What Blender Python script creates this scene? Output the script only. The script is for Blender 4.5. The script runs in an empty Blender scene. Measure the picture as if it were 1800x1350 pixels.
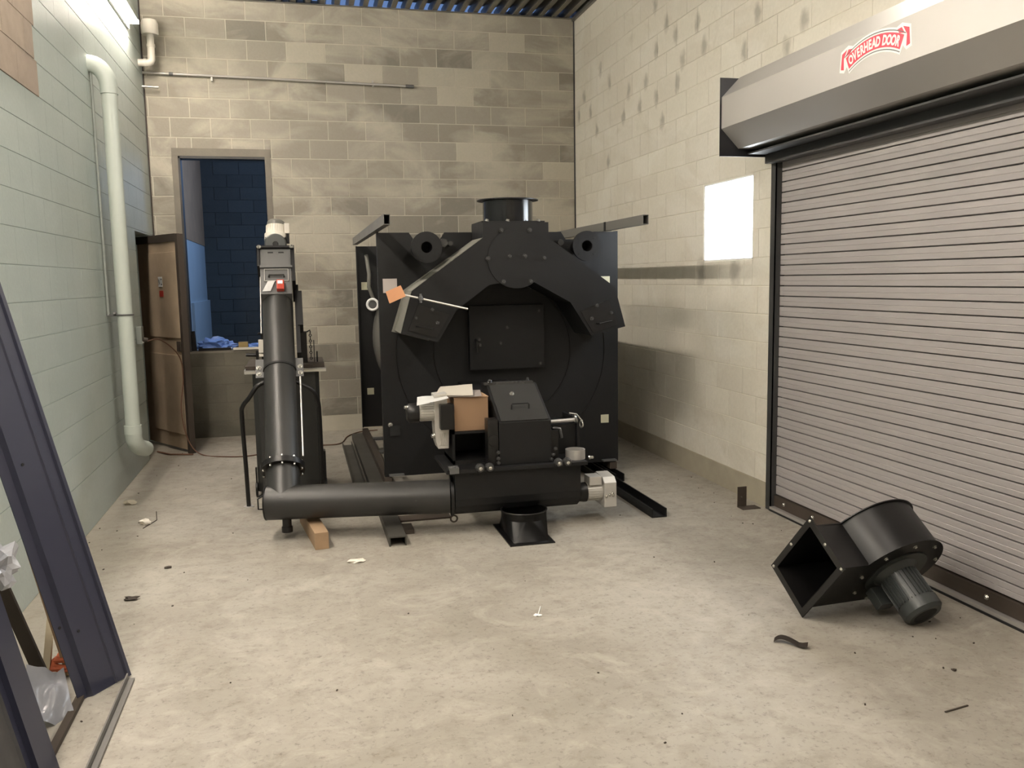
import bpy, bmesh, math, random
from mathutils import Vector, Matrix, noise
random.seed(7)
SC = bpy.context.scene
COL = SC.collection
V = Vector

# ------------------------------------------------------------------ camera
F, YAW, PITCH, ROLL, CAMH = 1522.91, .23888, .12067, -.01774, 1.67646
XL, XR, YB, Z0, CRS = -1.4626, 3.2334, 9.9406, .1731, .2032
YF = -2.6
ZC = Z0 + 22*CRS
fw = V((math.sin(YAW)*math.cos(PITCH), math.cos(YAW)*math.cos(PITCH), -math.sin(PITCH)))
rt = V((math.cos(YAW), -math.sin(YAW), 0)); up = rt.cross(fw)
rt2 = rt*math.cos(ROLL) + up*math.sin(ROLL); up2 = up*math.cos(ROLL) - rt*math.sin(ROLL)
cd = bpy.data.cameras.new('camera'); cam = bpy.data.objects.new('camera', cd); COL.objects.link(cam)
cam.matrix_world = Matrix(((rt2.x, up2.x, -fw.x, 0), (rt2.y, up2.y, -fw.y, 0), (rt2.z, up2.z, -fw.z, CAMH), (0, 0, 0, 1)))
cd.sensor_width = 36; cd.lens = F*36/1800; cd.clip_start = .05
SC.camera = cam

# ------------------------------------------------------------------ world, lights, exposure
w = bpy.data.worlds.new('sky'); SC.world = w; w.use_nodes = True
bg = w.node_tree.nodes['Background']; bg.inputs[0].default_value = (.27, .46, .95, 1); bg.inputs[1].default_value = .30
vs = SC.view_settings
vs.view_transform = 'Standard'; vs.look = 'None'; vs.gamma = 1; vs.use_curve_mapping = False
vs.exposure = 0.66
TUBE = 125.0          # fluorescent tube radiance
WIN = 12.0            # daylight through the frosted window

def area(name, loc, rot, sx, sy, power, col):
    l = bpy.data.lights.new(name, 'AREA'); l.shape = 'RECTANGLE'; l.size = sx; l.size_y = sy
    l.energy = power; l.color = col
    o = bpy.data.objects.new(name, l); o.location = loc; o.rotation_euler = rot; COL.objects.link(o)
    return o
# unseen area light added over the bay to brighten hood, floor and walls
area('bay_fill', (1.5, 2.0, 4.3), (0, 0, 0), .3, 2.4, 34, (1, .90, .79))
# unseen area light added above the door hood to brighten the left wall
area('right_wall_fill', (3.1, 3.6, 3.95), (0, math.radians(78), 0), .15, 2.4, 58, (1, .93, .82))
# daylight in the unroofed room behind the opening
area('rear_daylight', (.9, 12.6, 3.4), (0, math.radians(70), 0), 1.2, 2.0, 30, (.36, .58, 1))

# ------------------------------------------------------------------ materials
def nt(name):
    m = bpy.data.materials.new(name); m.use_nodes = True
    t = m.node_tree; return m, t, t.nodes['Principled BSDF']
def ramp(t, stops, src):
    r = t.nodes.new('ShaderNodeValToRGB'); e = r.color_ramp.elements
    while len(e) < len(stops): e.new(.5)
    for k, (p, c) in zip(e, stops): k.position = p; k.color = (*c, 1)
    t.links.new(src, r.inputs[0]); return r.outputs[0]
def pos(t): return t.nodes.new('ShaderNodeNewGeometry').outputs['Position']
def nz(t, scale, detail=4, src=None, rough=.6, dist=0):
    n = t.nodes.new('ShaderNodeTexNoise'); n.inputs['Scale'].default_value = scale
    n.inputs['Detail'].default_value = detail; n.inputs['Roughness'].default_value = rough
    n.inputs['Distortion'].default_value = dist
    t.links.new(src if src is not None else pos(t), n.inputs['Vector']); return n.outputs['Fac']
def mix(t, a, b, f, mode='MIX'):
    m = t.nodes.new('ShaderNodeMix'); m.data_type = 'RGBA'; m.blend_type = mode
    for i, x in ((0, f), (6, a), (7, b)):
        if isinstance(x, (int, float)): m.inputs[i].default_value = x
        elif isinstance(x, tuple): m.inputs[i].default_value = (*x, 1)
        else: t.links.new(x, m.inputs[i])
    return m.outputs[2]
def mrange(t, src, a, b, c=0, d=1):
    m = t.nodes.new('ShaderNodeMapRange'); t.links.new(src, m.inputs[0])
    for i, x in enumerate((a, b, c, d)): m.inputs[i+1].default_value = x
    return m.outputs[0]
def math_(t, op, a, b=0):
    m = t.nodes.new('ShaderNodeMath'); m.operation = op
    for i, x in enumerate((a, b)):
        if isinstance(x, (int, float)): m.inputs[i].default_value = x
        else: t.links.new(x, m.inputs[i])
    return m.outputs[0]
def scl(t, sx, sy, sz, src=None):
    m = t.nodes.new('ShaderNodeVectorMath'); m.operation = 'MULTIPLY'
    t.links.new(src if src is not None else pos(t), m.inputs[0]); m.inputs[1].default_value = (sx, sy, sz); return m.outputs[0]
def bump(t, b, src, s, d=.01):
    n = t.nodes.new('ShaderNodeBump'); n.inputs['Strength'].default_value = s; n.inputs['Distance'].default_value = d
    t.links.new(src, n.inputs['Height']); t.links.new(n.outputs[0], b.inputs['Normal'])
def orand(t): return t.nodes.new('ShaderNodeObjectInfo').outputs['Random']
def plain(name, col, rough=.5, metal=0, var=.12, scale=6, spec=.5, bmp=0, coat=0):
    m, t, b = nt(name)
    n = nz(t, scale, 5)
    c = mix(t, tuple(x*(1-var) for x in col), tuple(min(1, x*(1+var)) for x in col), n)
    t.links.new(c, b.inputs['Base Color'])
    b.inputs['Metallic'].default_value = metal; b.inputs['Specular IOR Level'].default_value = spec
    t.links.new(mrange(t, n, .3, .7, max(0, rough-.05), min(1, rough+.06)), b.inputs['Roughness'])
    if coat: b.inputs['Coat Weight'].default_value = coat; b.inputs['Coat Roughness'].default_value = .15
    if bmp: bump(t, b, nz(t, scale*14, 3), bmp, .002)
    return m
def emis(name, col, s):
    m, t, b = nt(name); b.inputs['Base Color'].default_value = (*col, 1)
    b.inputs['Emission Color'].default_value = (*col, 1); b.inputs['Emission Strength'].default_value = s; return m

def block_mat(name, c0, c1, wash, washamt, dark=None, spots=None, rough=.9, gloss=None, ext=None):
    m, t, b = nt(name)
    r = orand(t)
    c = mix(t, c0, c1, r)
    if ext: c = mix(t, mix(t, c, ext[0], mrange(t, r, .16, .12)), ext[1], mrange(t, r, .90, .94))
    big = nz(t, 1.1, 4, scl(t, 1, 1, 1.8), dist=.9)
    c = mix(t, c, wash, math_(t, 'MULTIPLY', mrange(t, big, .45, .62), washamt))
    fine = nz(t, 45, 4)
    c = mix(t, c, (.3, .3, .3), mrange(t, fine, .3, .75, 0, .12), 'MULTIPLY')
    if dark:
        c = mix(t, c, dark, math_(t, 'MULTIPLY', mrange(t, nz(t, 3.1, 5, dist=.8), .6, .8), .5))
    if spots:
        dv = t.nodes.new('ShaderNodeVectorMath'); dv.operation = 'ADD'
        nn = t.nodes.new('ShaderNodeTexNoise'); nn.inputs['Scale'].default_value = 14
        t.links.new(pos(t), nn.inputs['Vector'])
        sc_ = t.nodes.new('ShaderNodeVectorMath'); sc_.operation = 'SCALE'; sc_.inputs['Scale'].default_value = .09
        t.links.new(nn.outputs['Color'], sc_.inputs[0])
        t.links.new(pos(t), dv.inputs[0]); t.links.new(sc_.outputs[0], dv.inputs[1])
        pv = scl(t, 0, 1, .62, dv.outputs[0]); acc = None
        for (y, z, rad) in spots:
            d = t.nodes.new('ShaderNodeVectorMath'); d.operation = 'DISTANCE'
            t.links.new(pv, d.inputs[0]); d.inputs[1].default_value = (0, y+.045, (z+.045)*.62)
            o = math_(t, 'DIVIDE', d.outputs['Value'], rad)
            acc = o if acc is None else math_(t, 'MINIMUM', acc, o)
        c = mix(t, c, (.16, .14, .11), math_(t, 'MULTIPLY', mrange(t, acc, 1.0, .3), .5))
    t.links.new(c, b.inputs['Base Color']); b.inputs['Roughness'].default_value = rough
    if gloss: b.inputs['Specular IOR Level'].default_value = gloss
    bump(t, b, fine, .35, .004)
    return m

M = {}
M['cmu'] = block_mat('concrete_block', (.27, .245, .20), (.36, .33, .275), (.50, .465, .38), .8, ext=((.235, .215, .18), (.48, .445, .365)))
M['cmu_dark'] = block_mat('dark_block', (.10, .095, .075), (.14, .13, .10), (.17, .155, .12), .5)  # darker block tone for the low left of the back wall
M['mortar'] = plain('mortar', (.53, .495, .41), .95, var=.3, scale=2.2, bmp=.4)
M['cmu_pale'] = block_mat('pale_block', (.66, .62, .53), (.71, .675, .58), (.78, .755, .68), .5,
    dark=(.46, .42, .33), spots=[(y, z, .062) for y, z in [(7.59, 4.09), (7.34, 3.87), (6.72, 3.71), (7.56, 3.7), (7.15, 3.72), (6.6, 3.5), (5.77, 3.51), (5.18, 3.29), (7.0, 3.48), (8.78, 3.68), (7.8, 3.48), (7.1, 3.31), (8.24, 3.47), (9.05, 3.87), (9.6, 3.7), (9.38, 3.49), (7.95, 3.28), (7.56, 3.28), (8.38, 3.26), (7.42, 3.06), (9.78, 3.52), (9.18, 3.27), (5.95, 3.3), (5.38, 3.17), (8.82, 2.88)]] + [(6.62, 1.70, .09), (6.05, 1.72, .1)])
M['mortar_pale'] = plain('pale_mortar', (.68, .64, .54), .95, var=.15, scale=4, bmp=.3)
M['paint'] = block_mat('painted_block', (.46, .52, .49), (.46, .52, .49), (.53, .585, .555), .5, dark=(.41, .46, .43), rough=.38)
M['rearbare'] = plain('rear_bare_brick', (.42, .24, .13), .95, var=.3, scale=3)
M['wall_line_tone'] = plain('dull_grey_green', (.26, .28, .26), .5)
M['bare'] = plain('bare_patch_block', (.36, .29, .23), .95, var=.25, scale=9, bmp=.5)
M['paint_grey'] = plain('pipe_paint', (.52, .57, .52), .35, var=.06, scale=3)
M['white_pvc'] = plain('white_plastic', (.72, .68, .6), .35, var=.04)
M['parge'] = plain('parging', (.20, .18, .15), .95, var=.3, scale=7, bmp=.6)
M['opening'] = plain('dark_steel_jamb', (.035, .035, .035), .5)
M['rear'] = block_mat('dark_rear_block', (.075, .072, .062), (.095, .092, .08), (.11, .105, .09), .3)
M['rearpaint'] = plain('rear_painted_block', (.5, .54, .55), .6, var=.08, scale=3)

def floor_mat():
    m, t, b = nt('concrete_floor')
    a = nz(t, .8, 6, dist=.5); c = ramp(t, [(.34, (.265, .24, .20)), (.5, (.325, .30, .255)), (.66, (.39, .365, .315))], a)
    f = nz(t, 9, 6, rough=.7); c = mix(t, c, (.20, .175, .135), mrange(t, f, .5, .72, 0, .55))
    g = nz(t, 34, 4, rough=.75); c = mix(t, c, (.13, .115, .09), mrange(t, g, .55, .70, 0, .75))
    g2 = nz(t, 3.2, 8, rough=.75, dist=1.4); c = mix(t, c, (.46, .43, .37), mrange(t, g2, .5, .68, 0, .6))
    wv = t.nodes.new('ShaderNodeTexNoise'); wv.inputs['Scale'].default_value = 1.3; wv.inputs['Detail'].default_value = 6
    t.links.new(pos(t), wv.inputs['Vector'])
    cr = math_(t, 'ABSOLUTE', math_(t, 'SUBTRACT', wv.outputs['Fac'], .53))
    c = mix(t, c, (.26, .22, .17), math_(t, 'MULTIPLY', mrange(t, cr, .0035, .0), .3))
    # unevenly darker towards the left wall
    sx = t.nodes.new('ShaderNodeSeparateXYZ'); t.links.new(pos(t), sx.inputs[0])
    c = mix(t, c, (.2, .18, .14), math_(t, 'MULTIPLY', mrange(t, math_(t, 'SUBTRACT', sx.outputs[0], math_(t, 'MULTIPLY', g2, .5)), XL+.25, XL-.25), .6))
    t.links.new(c, b.inputs['Base Color'])
    t.links.new(mrange(t, f, .3, .7, .42, .62), b.inputs['Roughness'])
    bump(t, b, g, .18, .004); return m
M['floor'] = floor_mat()
M['curb'] = plain('footing', (.36, .325, .25), .9, var=.25, scale=5, bmp=.4)
M['deck'] = plain('deck_steel', (.20, .19, .17), .38, .6, var=.3, scale=3)
M['black'] = plain('black_boiler_paint', (.0075, .0075, .008), .5, var=.25, scale=2.5, spec=.32, bmp=.08)
M['black2'] = plain('black_semigloss', (.0065, .006, .006), .38, var=.2, scale=4, spec=.4)
M['black_gloss'] = plain('glossy_black', (.006, .006, .007), .16, var=.1, scale=4)
M['railsteel'] = plain('dull_rail_steel', (.055, .052, .044), .5, var=.3, scale=4)
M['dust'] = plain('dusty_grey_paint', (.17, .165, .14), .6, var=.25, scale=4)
M['bar'] = plain('bar_steel', (.13, .125, .115), .45, var=.2, scale=4)
M['black_matt'] = plain('matt_black', (.008, .008, .008), .8)
M['shell'] = plain('grey_shell_paint', (.14, .137, .12), .42, var=.35, scale=3, bmp=.1)
M['tube'] = plain('charcoal_tube_paint', (.027, .0265, .025), .42, var=.22, scale=3)
M['boxgrey'] = plain('grey_box_paint', (.10, .10, .098), .45, var=.1)
M['bolt'] = plain('zinc_bolt', (.55, .54, .5), .28, .9)
M['blackbolt'] = plain('blackened_bolt', (.06, .06, .06), .25, .3)
M['galv'] = plain('galvanised_steel', (.52, .50, .475), .42, .55, var=.05, scale=2)
M['galv_slat'] = plain('grey_slat_steel', (.39, .365, .36), .42, .15, var=.04, scale=1.5)
M['galv_b'] = plain('bright_zinc', (.62, .6, .55), .35, .8)
M['alum'] = plain('cast_aluminium', (.55, .53, .49), .42, .35, var=.12, scale=12)
M['white_al'] = plain('pale_motor_paint', (.74, .70, .62), .4)
M['motorgrey'] = plain('grey_motor_paint', (.04, .045, .044), .38)
M['bluegrey'] = plain('blue_grey_panel_paint', (.030, .032, .055), .35, 0, var=.08, scale=2)
M['darkpanel'] = plain('dark_grey_panel', (.03, .03, .033), .4)
M['rust'] = plain('rusted_door_steel', (.42, .325, .225), .8, var=.5, scale=2.2, bmp=.3)
M['brown'] = plain('brown_steel', (.045, .033, .024), .7, var=.3)
M['wood'] = plain('lumber', (.33, .22, .13), .8, var=.25, scale=14)
M['woodpale'] = plain('pale_lumber', (.55, .47, .33), .8, var=.12, scale=14)
M['card'] = plain('cardboard', (.26, .16, .09), .85, var=.08, scale=8)
M['paper'] = plain('paper', (.78, .73, .64), .7, var=.05)
M['sticker'] = plain('cream_sticker', (.52, .50, .36), .6)
M['pinkpaper'] = plain('pink_grey_paper', (.47, .42, .39), .7)
M['tag'] = plain('orange_tag', (.62, .30, .15), .7)
M['red'] = plain('red_plastic', (.42, .05, .03), .4)
M['logored'] = plain('logo_red', (.75, .05, .09), .4, var=.02)
M['logowhite'] = plain('logo_white', (.9, .9, .88), .4, var=.02)
M['orange'] = plain('orange_red_rope', (.5, .12, .05), .8, var=.4, scale=30)
M['cord'] = plain('brown_cord', (.12, .055, .03), .6)
M['navy'] = plain('navy_end_plate', (.012, .012, .016), .5)
M['box'] = plain('electrical_box', (.25, .27, .25), .5, .2)
M['blueplastic'] = plain('blue_plastic_film', (.12, .22, .55), .22, var=.3, scale=9)
M['clear'] = plain('cloudy_plastic_film', (.45, .46, .5), .18, var=.2, scale=9)
M['tubelight'] = emis('fluorescent_tube', (1, .90, .79), TUBE)
M['tubelight_dim'] = emis('dimmed_fluorescent_tube', (1, .90, .79), TUBE*.68)  # same tube dimmed so the far fixture does not overlight the back wall
M['winlight'] = emis('daylit_frosted_pane', (.86, .93, 1), WIN)
M['board'] = plain('white_board', (.62, .58, .5), .7)
M['yellow'] = plain('ochre_block', (.28, .2, .08), .8)

# ------------------------------------------------------------------ mesh helpers
ROOT = {}
def link(o, parent=None):
    COL.objects.link(o)
    if parent is not None:
        o.parent = parent; ROOT[o.name] = ROOT.get(parent.name, parent)
    return o
def inv_of(parent):
    r = ROOT.get(parent.name, parent); return r.matrix_basis.inverted()
def thing(name, label, cat, loc=(0, 0, 0), mat=None, group=None):
    o = bpy.data.objects.new(name, None); COL.objects.link(o)
    o.matrix_basis = mat if mat is not None else Matrix.Translation(loc)
    o.empty_display_size = .1
    tag(o, label, cat, group); return o
def tag(o, label, cat, group=None):
    o['label'] = label; o['category'] = cat
    if group: o['group'] = group
    return o
class B:
    """a bmesh collector; all coordinates are world unless T is set"""
    def __init__(s, T=None): s.bm = bmesh.new(); s.T = T or Matrix()
    def _add(s, vs, fs, smooth=False):
        bv = [s.bm.verts.new(s.T @ V(v)) for v in vs]
        for f in fs:
            try: k = s.bm.faces.new([bv[i] for i in f]); k.smooth = smooth
            except ValueError: pass
        return s
    def box(s, x0, x1, y0, y1, z0, z1, ch=0):
        if ch:
            return s.prism([(x0+ch, y0), (x1-ch, y0), (x1, y0+ch), (x1, y1-ch), (x1-ch, y1), (x0+ch, y1), (x0, y1-ch), (x0, y0+ch)], z0, z1)
        vs = [(x, y, z) for z in (z0, z1) for y in (y0, y1) for x in (x0, x1)]
        return s._add(vs, [(0, 2, 3, 1), (4, 5, 7, 6), (0, 1, 5, 4), (2, 6, 7, 3), (0, 4, 6, 2), (1, 3, 7, 5)])
    def prism(s, poly, a, b, axis='z'):
        n = len(poly)
        def P(p, t):
            if axis == 'z': return (p[0], p[1], t)
            if axis == 'y': return (p[0], t, p[1])
            return (t, p[0], p[1])
        vs = [P(p, a) for p in poly] + [P(p, b) for p in poly]
        fs = [tuple(range(n))[::-1], tuple(range(n, 2*n))] + [(i, (i+1) % n, n+(i+1) % n, n+i) for i in range(n)]
        return s._add(vs, fs)
    def quadbar(s, p0, p1, sx, sy, side=(0, 0, 1)):
        p0, p1 = V(p0), V(p1); d = (p1-p0).normalized(); sd = V(side)
        a = d.cross(sd).normalized(); b = a.cross(d).normalized()
        vs = [p+a*i*sx/2+b*j*sy/2 for p in (p0, p1) for i, j in ((-1, -1), (1, -1), (1, 1), (-1, 1))]
        return s._add(vs, [(3, 2, 1, 0), (4, 5, 6, 7)] + [(i, (i+1) % 4, 4+(i+1) % 4, 4+i) for i in range(4)])
    def cyl(s, p0, p1, r0, r1=None, n=28, caps=True):
        return s.lathe(p0, p1, [(0, r0), (1, r0 if r1 is None else r1)], n, caps)
    def lathe(s, p0, p1, prof, n=28, caps=True, smooth=True):
        """prof: (t along p0->p1 as a fraction, radius); consecutive equal rings share edges sharp by split"""
        p0, p1 = V(p0), V(p1); d = p1-p0; z = d.normalized()
        x = z.orthogonal().normalized(); y = z.cross(x)
        rings = []
        for t, r in prof:
            rings.append([s.bm.verts.new(s.T @ (p0+d*t+(x*math.cos(2*math.pi*k/n)+y*math.sin(2*math.pi*k/n))*max(r, 1e-4))) for k in range(n)])
        for a, b in zip(rings, rings[1:]):
            for k in range(n):
                f = s.bm.faces.new((a[k], a[(k+1) % n], b[(k+1) % n], b[k])); f.smooth = smooth
        if caps:
            s.bm.faces.new(rings[0][::-1]); s.bm.faces.new(rings[-1])
        return s
    def tube(s, pts, r, n=12, caps=True, sm=0):
        pts = [V(p) for p in pts]; rings = []; x = None
        if sm:
            P_ = [pts[0]]+pts+[pts[-1]]; pts = []
            for i in range(1, len(P_)-2):
                a, b, c, d = P_[i-1:i+3]
                for k in range(sm):
                    t = k/sm; pts.append(.5*((2*b)+(c-a)*t+(2*a-5*b+4*c-d)*t*t+(3*b-a-3*c+d)*t**3))
            pts.append(P_[-1])
        for i, p in enumerate(pts):
            d = (pts[min(i+1, len(pts)-1)]-pts[max(i-1, 0)]).normalized()
            if x is None: x = d.orthogonal().normalized()
            else: x = (x-d*x.dot(d)).normalized()
            y = d.cross(x); rr = r[i] if isinstance(r, (list, tuple)) else r
            rings.append([s.bm.verts.new(s.T @ (p+(x*math.cos(2*math.pi*k/n)+y*math.sin(2*math.pi*k/n))*rr)) for k in range(n)])
        for a, b in zip(rings, rings[1:]):
            for k in range(n):
                f = s.bm.faces.new((a[k], a[(k+1) % n], b[(k+1) % n], b[k])); f.smooth = True
        if caps: s.bm.faces.new(rings[0][::-1]); s.bm.faces.new(rings[-1])
        return s
    def ring(s, c, axis, R, r, n=36, m=8):
        c = V(c); z = V(axis).normalized(); x = z.orthogonal().normalized(); y = z.cross(x)
        rs = []
        for k in range(n):
            e = x*math.cos(2*math.pi*k/n)+y*math.sin(2*math.pi*k/n)
            rs.append([s.bm.verts.new(s.T @ (c+e*(R+r*math.cos(2*math.pi*j/m))+z*r*math.sin(2*math.pi*j/m))) for j in range(m)])
        for k in range(n):
            a, b = rs[k], rs[(k+1) % n]
            for j in range(m):
                f = s.bm.faces.new((a[j], a[(j+1) % m], b[(j+1) % m], b[j])); f.smooth = True
        return s
    def bolt(s, p, d, r=.012, h=.01):
        p = V(p); d = V(d).normalized()
        s.lathe(p, p+d*h*.25, [(0, r*1.35), (1, r*1.35)], 12, smooth=False)
        s.lathe(p+d*h*.25, p+d*h, [(0, r), (.8, r), (1, r*.8)], 6, smooth=False); return s
    def blob(s, c, rx, ry, rz, sub=2, jag=.3, seed=0):
        t = bmesh.new(); bmesh.ops.create_icosphere(t, subdivisions=sub, radius=1)
        idx = {}
        for v in t.verts:
            k = 1+jag*noise.noise(v.co*2.3+V((seed, seed*1.7, 0)))
            idx[v.index] = s.bm.verts.new(s.T @ V((c[0]+v.co.x*rx*k, c[1]+v.co.y*ry*k, max(c[2]+v.co.z*rz*k, c[2]-rz*.9))))
        for f in t.faces: s.bm.faces.new([idx[v.index] for v in f.verts])
        t.free(); return s
    def clusters(s):
        seen = set(); comps = []
        for v0 in s.bm.verts:
            if v0 in seen: continue
            st_, comp = [v0], []; seen.add(v0)
            while st_:
                v = st_.pop(); comp.append(v)
                for e in v.link_edges:
                    o = e.other_vert(v)
                    if o not in seen: seen.add(o); st_.append(o)
            lo = [min(v.co[i] for v in comp)-.0006 for i in range(3)]; hi = [max(v.co[i] for v in comp)+.0006 for i in range(3)]
            comps.append([set(comp), lo, hi])
        merged = True
        while merged:
            merged = False; out = []
            for c in comps:
                for o in out:
                    if all(c[1][i] <= o[2][i] and o[1][i] <= c[2][i] for i in range(3)):
                        o[0] |= c[0]; o[1] = [min(a, b) for a, b in zip(o[1], c[1])]; o[2] = [max(a, b) for a, b in zip(o[2], c[2])]; merged = True; break
                else: out.append(c)
            comps = out
        return [c[0] for c in comps]
    def out(s, name, mat, parent=None, bevel=0, kind=None, split=True):
        if parent is not None and split:
            cl = s.clusters()
            if len(cl) > 1:
                first = None; s.bm.verts.ensure_lookup_table()
                for c in cl:
                    q = B(); mp = {v: q.bm.verts.new(v.co) for v in c}
                    for f in {f for v in c for f in v.link_faces}:
                        k = q.bm.faces.new([mp[v] for v in f.verts]); k.smooth = f.smooth
                    o = q.out(name, mat, parent, bevel, kind, False); first = first or o
                s.bm.free(); return first
        bmesh.ops.recalc_face_normals(s.bm, faces=s.bm.faces)
        if bevel: bmesh.ops.bevel(s.bm, geom=[e for e in s.bm.edges if len(e.link_faces) == 2 and e.calc_face_angle(0) > .6], offset=bevel, segments=2, profile=.7, affect='EDGES')
        if parent is not None: s.bm.transform(inv_of(parent))
        me = bpy.data.meshes.new(name); s.bm.to_mesh(me); s.bm.free()
        me.materials.append(M[mat] if isinstance(mat, str) else mat)
        # sharp edges where angle is large
        if any(p.use_smooth for p in me.polygons):
            try: me.set_sharp_from_angle(angle=math.radians(40))
            except Exception: pass
        o = bpy.data.objects.new(name, me); link(o, parent)
        if kind: o['kind'] = kind
        return o
def recenter(o):
    """move a top-level mesh object's origin to the bottom centre of its mesh"""
    me = o.data; xs = [v.co for v in me.vertices]
    c = V(((min(v.x for v in xs)+max(v.x for v in xs))/2, (min(v.y for v in xs)+max(v.y for v in xs))/2, min(v.z for v in xs)))
    me.transform(Matrix.Translation(-c)); o.location = c; return o
def single(b, name, mat, label, cat, group=None, **k):
    return tag(recenter(b.out(name, mat, None, **k)), label, cat, group)
def arc(c, r, a0, a1, n, f):
    return [f(c, r, math.radians(a0+(a1-a0)*i/n)) for i in range(n+1)]

def rsub(rects, h):
    out = []
    for (x0, x1, z0, z1) in rects:
        a0, a1, b0, b1 = h
        if a1 <= x0 or a0 >= x1 or b1 <= z0 or b0 >= z1: out.append((x0, x1, z0, z1)); continue
        if a0 > x0: out.append((x0, a0, z0, z1))
        if a1 < x1: out.append((a1, x1, z0, z1))
        m0, m1 = max(x0, a0), min(x1, a1)
        if b0 > z0: out.append((m0, m1, z0, b0))
        if b1 < z1: out.append((m0, m1, b1, z1))
    return out

# ------------------------------------------------------------------ block walls
def wall(name, origin, rotz, length, holes, off, mwall, mblock, gap_h, gap_v, depth, keep=None, offs2=None, ch=.004, jit=0.0):
    """local frame: u along +X, wall face at local y=0 facing -Y; origin at u=0"""
    T = Matrix.Translation(origin) @ Matrix.Rotation(rotz, 4, 'Z')
    b = B()
    rects = [(0, length, -.05, ZC)]
    for h in holes: rects = rsub(rects, h)
    for x0, x1, z0, z1 in rects: b.box(x0, x1, 0, .2, z0, z1)
    bmesh.ops.recalc_face_normals(b.bm, faces=b.bm.faces)
    me = bpy.data.meshes.new(name); b.bm.to_mesh(me); b.bm.free(); me.materials.append(M[mwall])
    root = bpy.data.objects.new(name, me); root.matrix_basis = T; COL.objects.link(root); root['kind'] = 'structure'
    cache = {}; far = []; dk = {}
    def bl(w_, h_):
        k = (round(w_, 3), round(h_, 3))
        if k not in cache:
            q = B(); a, c_ = w_/2, h_/2
            vs = [(-a, 0, -c_), (a, 0, -c_), (a, 0, c_), (-a, 0, c_), (-a, -depth+ch*.6, -c_), (a, -depth+ch*.6, -c_), (a, -depth+ch*.6, c_), (-a, -depth+ch*.6, c_),
                  (-a+ch, -depth, -c_+ch), (a-ch, -depth, -c_+ch), (a-ch, -depth, c_-ch), (-a+ch, -depth, c_-ch)]
            q._add(vs, [(0, 1, 5, 4), (1, 2, 6, 5), (2, 3, 7, 6), (3, 0, 4, 7), (4, 5, 9, 8), (5, 6, 10, 9), (6, 7, 11, 10), (7, 4, 8, 11), (8, 9, 10, 11)])
            me = bpy.data.meshes.new('block'); q.bm.to_mesh(me); q.bm.free(); me.materials.append(M[mblock]); cache[k] = me
        return cache[k]
    for i in range(22):
        z0 = Z0+i*CRS; o = off if i % 2 == 0 else off+CRS
        u = o % .4064 - .4064
        while u < length:
            rs = [(max(u, 0), min(u+.4064, length), z0, z0+CRS)]
            if rs[0][1]-rs[0][0] > .02:
                for h in holes: rs = rsub(rs, h)
                for x0, x1, a0, a1 in rs:
                    if x1-x0 < .03 or a1-a0 < .03: continue
                    w_, h_ = x1-x0-gap_v, a1-a0-gap_h
                    p = V(((x0+x1)/2, random.uniform(-jit, jit), (a0+a1)/2))
                    wp = T @ p
                    if keep and not keep(wp):
                        far.append((w_, h_, p)); continue
                    ob = bpy.data.objects.new('block', bl(w_, h_)); COL.objects.link(ob)
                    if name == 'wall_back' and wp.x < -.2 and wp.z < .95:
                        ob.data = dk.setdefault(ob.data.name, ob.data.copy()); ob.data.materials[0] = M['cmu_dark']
                    ob.parent = root; ob.location = p
            u += .4064
    if far:
        q = B()
        for w_, h_, p in far: q.box(p.x-w_/2, p.x+w_/2, -depth, 0, p.z-h_/2, p.z+h_/2)
        bmesh.ops.recalc_face_normals(q.bm, faces=q.bm.faces)
        me = bpy.data.meshes.new('far_blocks'); q.bm.to_mesh(me); q.bm.free(); me.materials.append(M[mblock])
        ob = bpy.data.objects.new('far_blocks', me); COL.objects.link(ob); ob.parent = root; ob['kind'] = 'stuff'
    return root
BD = .004
# back wall faces -Y; hole for the high opening
OPX0, OPX1, OPZ0, OPZ1 = -1.17, -.285, .94, 3.03
wb = wall('wall_back', (XL, YB+BD, 0), 0, XR-XL, [(OPX0-XL, OPX1-XL, OPZ0, OPZ1)], 1.0088-XL, 'mortar', 'cmu',   .010, .010, BD, jit=.0008, ch=.002)
# left wall faces +X : u = y  (rot +90), origin at y=YF
LDY0 = 8.85
wl = wall('wall_left', (XL-BD, YF, 0), math.pi/2, YB-YF, [(LDY0-YF, 9.93-YF, -.1, 2.19)], .1, 'paint', 'paint', .005, .0006, .005,
          keep=lambda p: p.y > 4.5, ch=.0015)
wl.location.x = XL-.006
# right wall faces -X : u = -y (rot -90), origin at y=YB
DY0, DY1, DZT = 1.75, 5.47, 2.56
WY0, WY1, WZ0, WZ1 = 5.79, 6.58, 1.79, 2.40
wr = wall('wall_right', (XR+BD, YB, 0), -math.pi/2, YB-YF, [(YB-DY1, YB-DY0, -.1, DZT), (YB-WY1, YB-WY0, WZ0, WZ1)], .17, 'mortar_pale', 'cmu_pale', .006, .005, .004,
          keep=lambda p: p.y > 2.75, ch=.002)
wr.location.x = XR+.004
def S(b, name, mat, **k):
    o = b.out(name, mat, None, **k); o['kind'] = 'structure'; return o
S(B().box(XL-.3, XR+.3, YF-.2, YF, 0, ZC), 'wall_front', 'cmu_pale')
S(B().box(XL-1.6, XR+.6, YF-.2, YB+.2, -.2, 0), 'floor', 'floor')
S(B().box(XL+.015, -.2, YB+.0012, YB+.0035, Z0, .935), 'trim_13', 'cmu_dark')  # thin dark slab over the joints of the low left blocks
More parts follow.
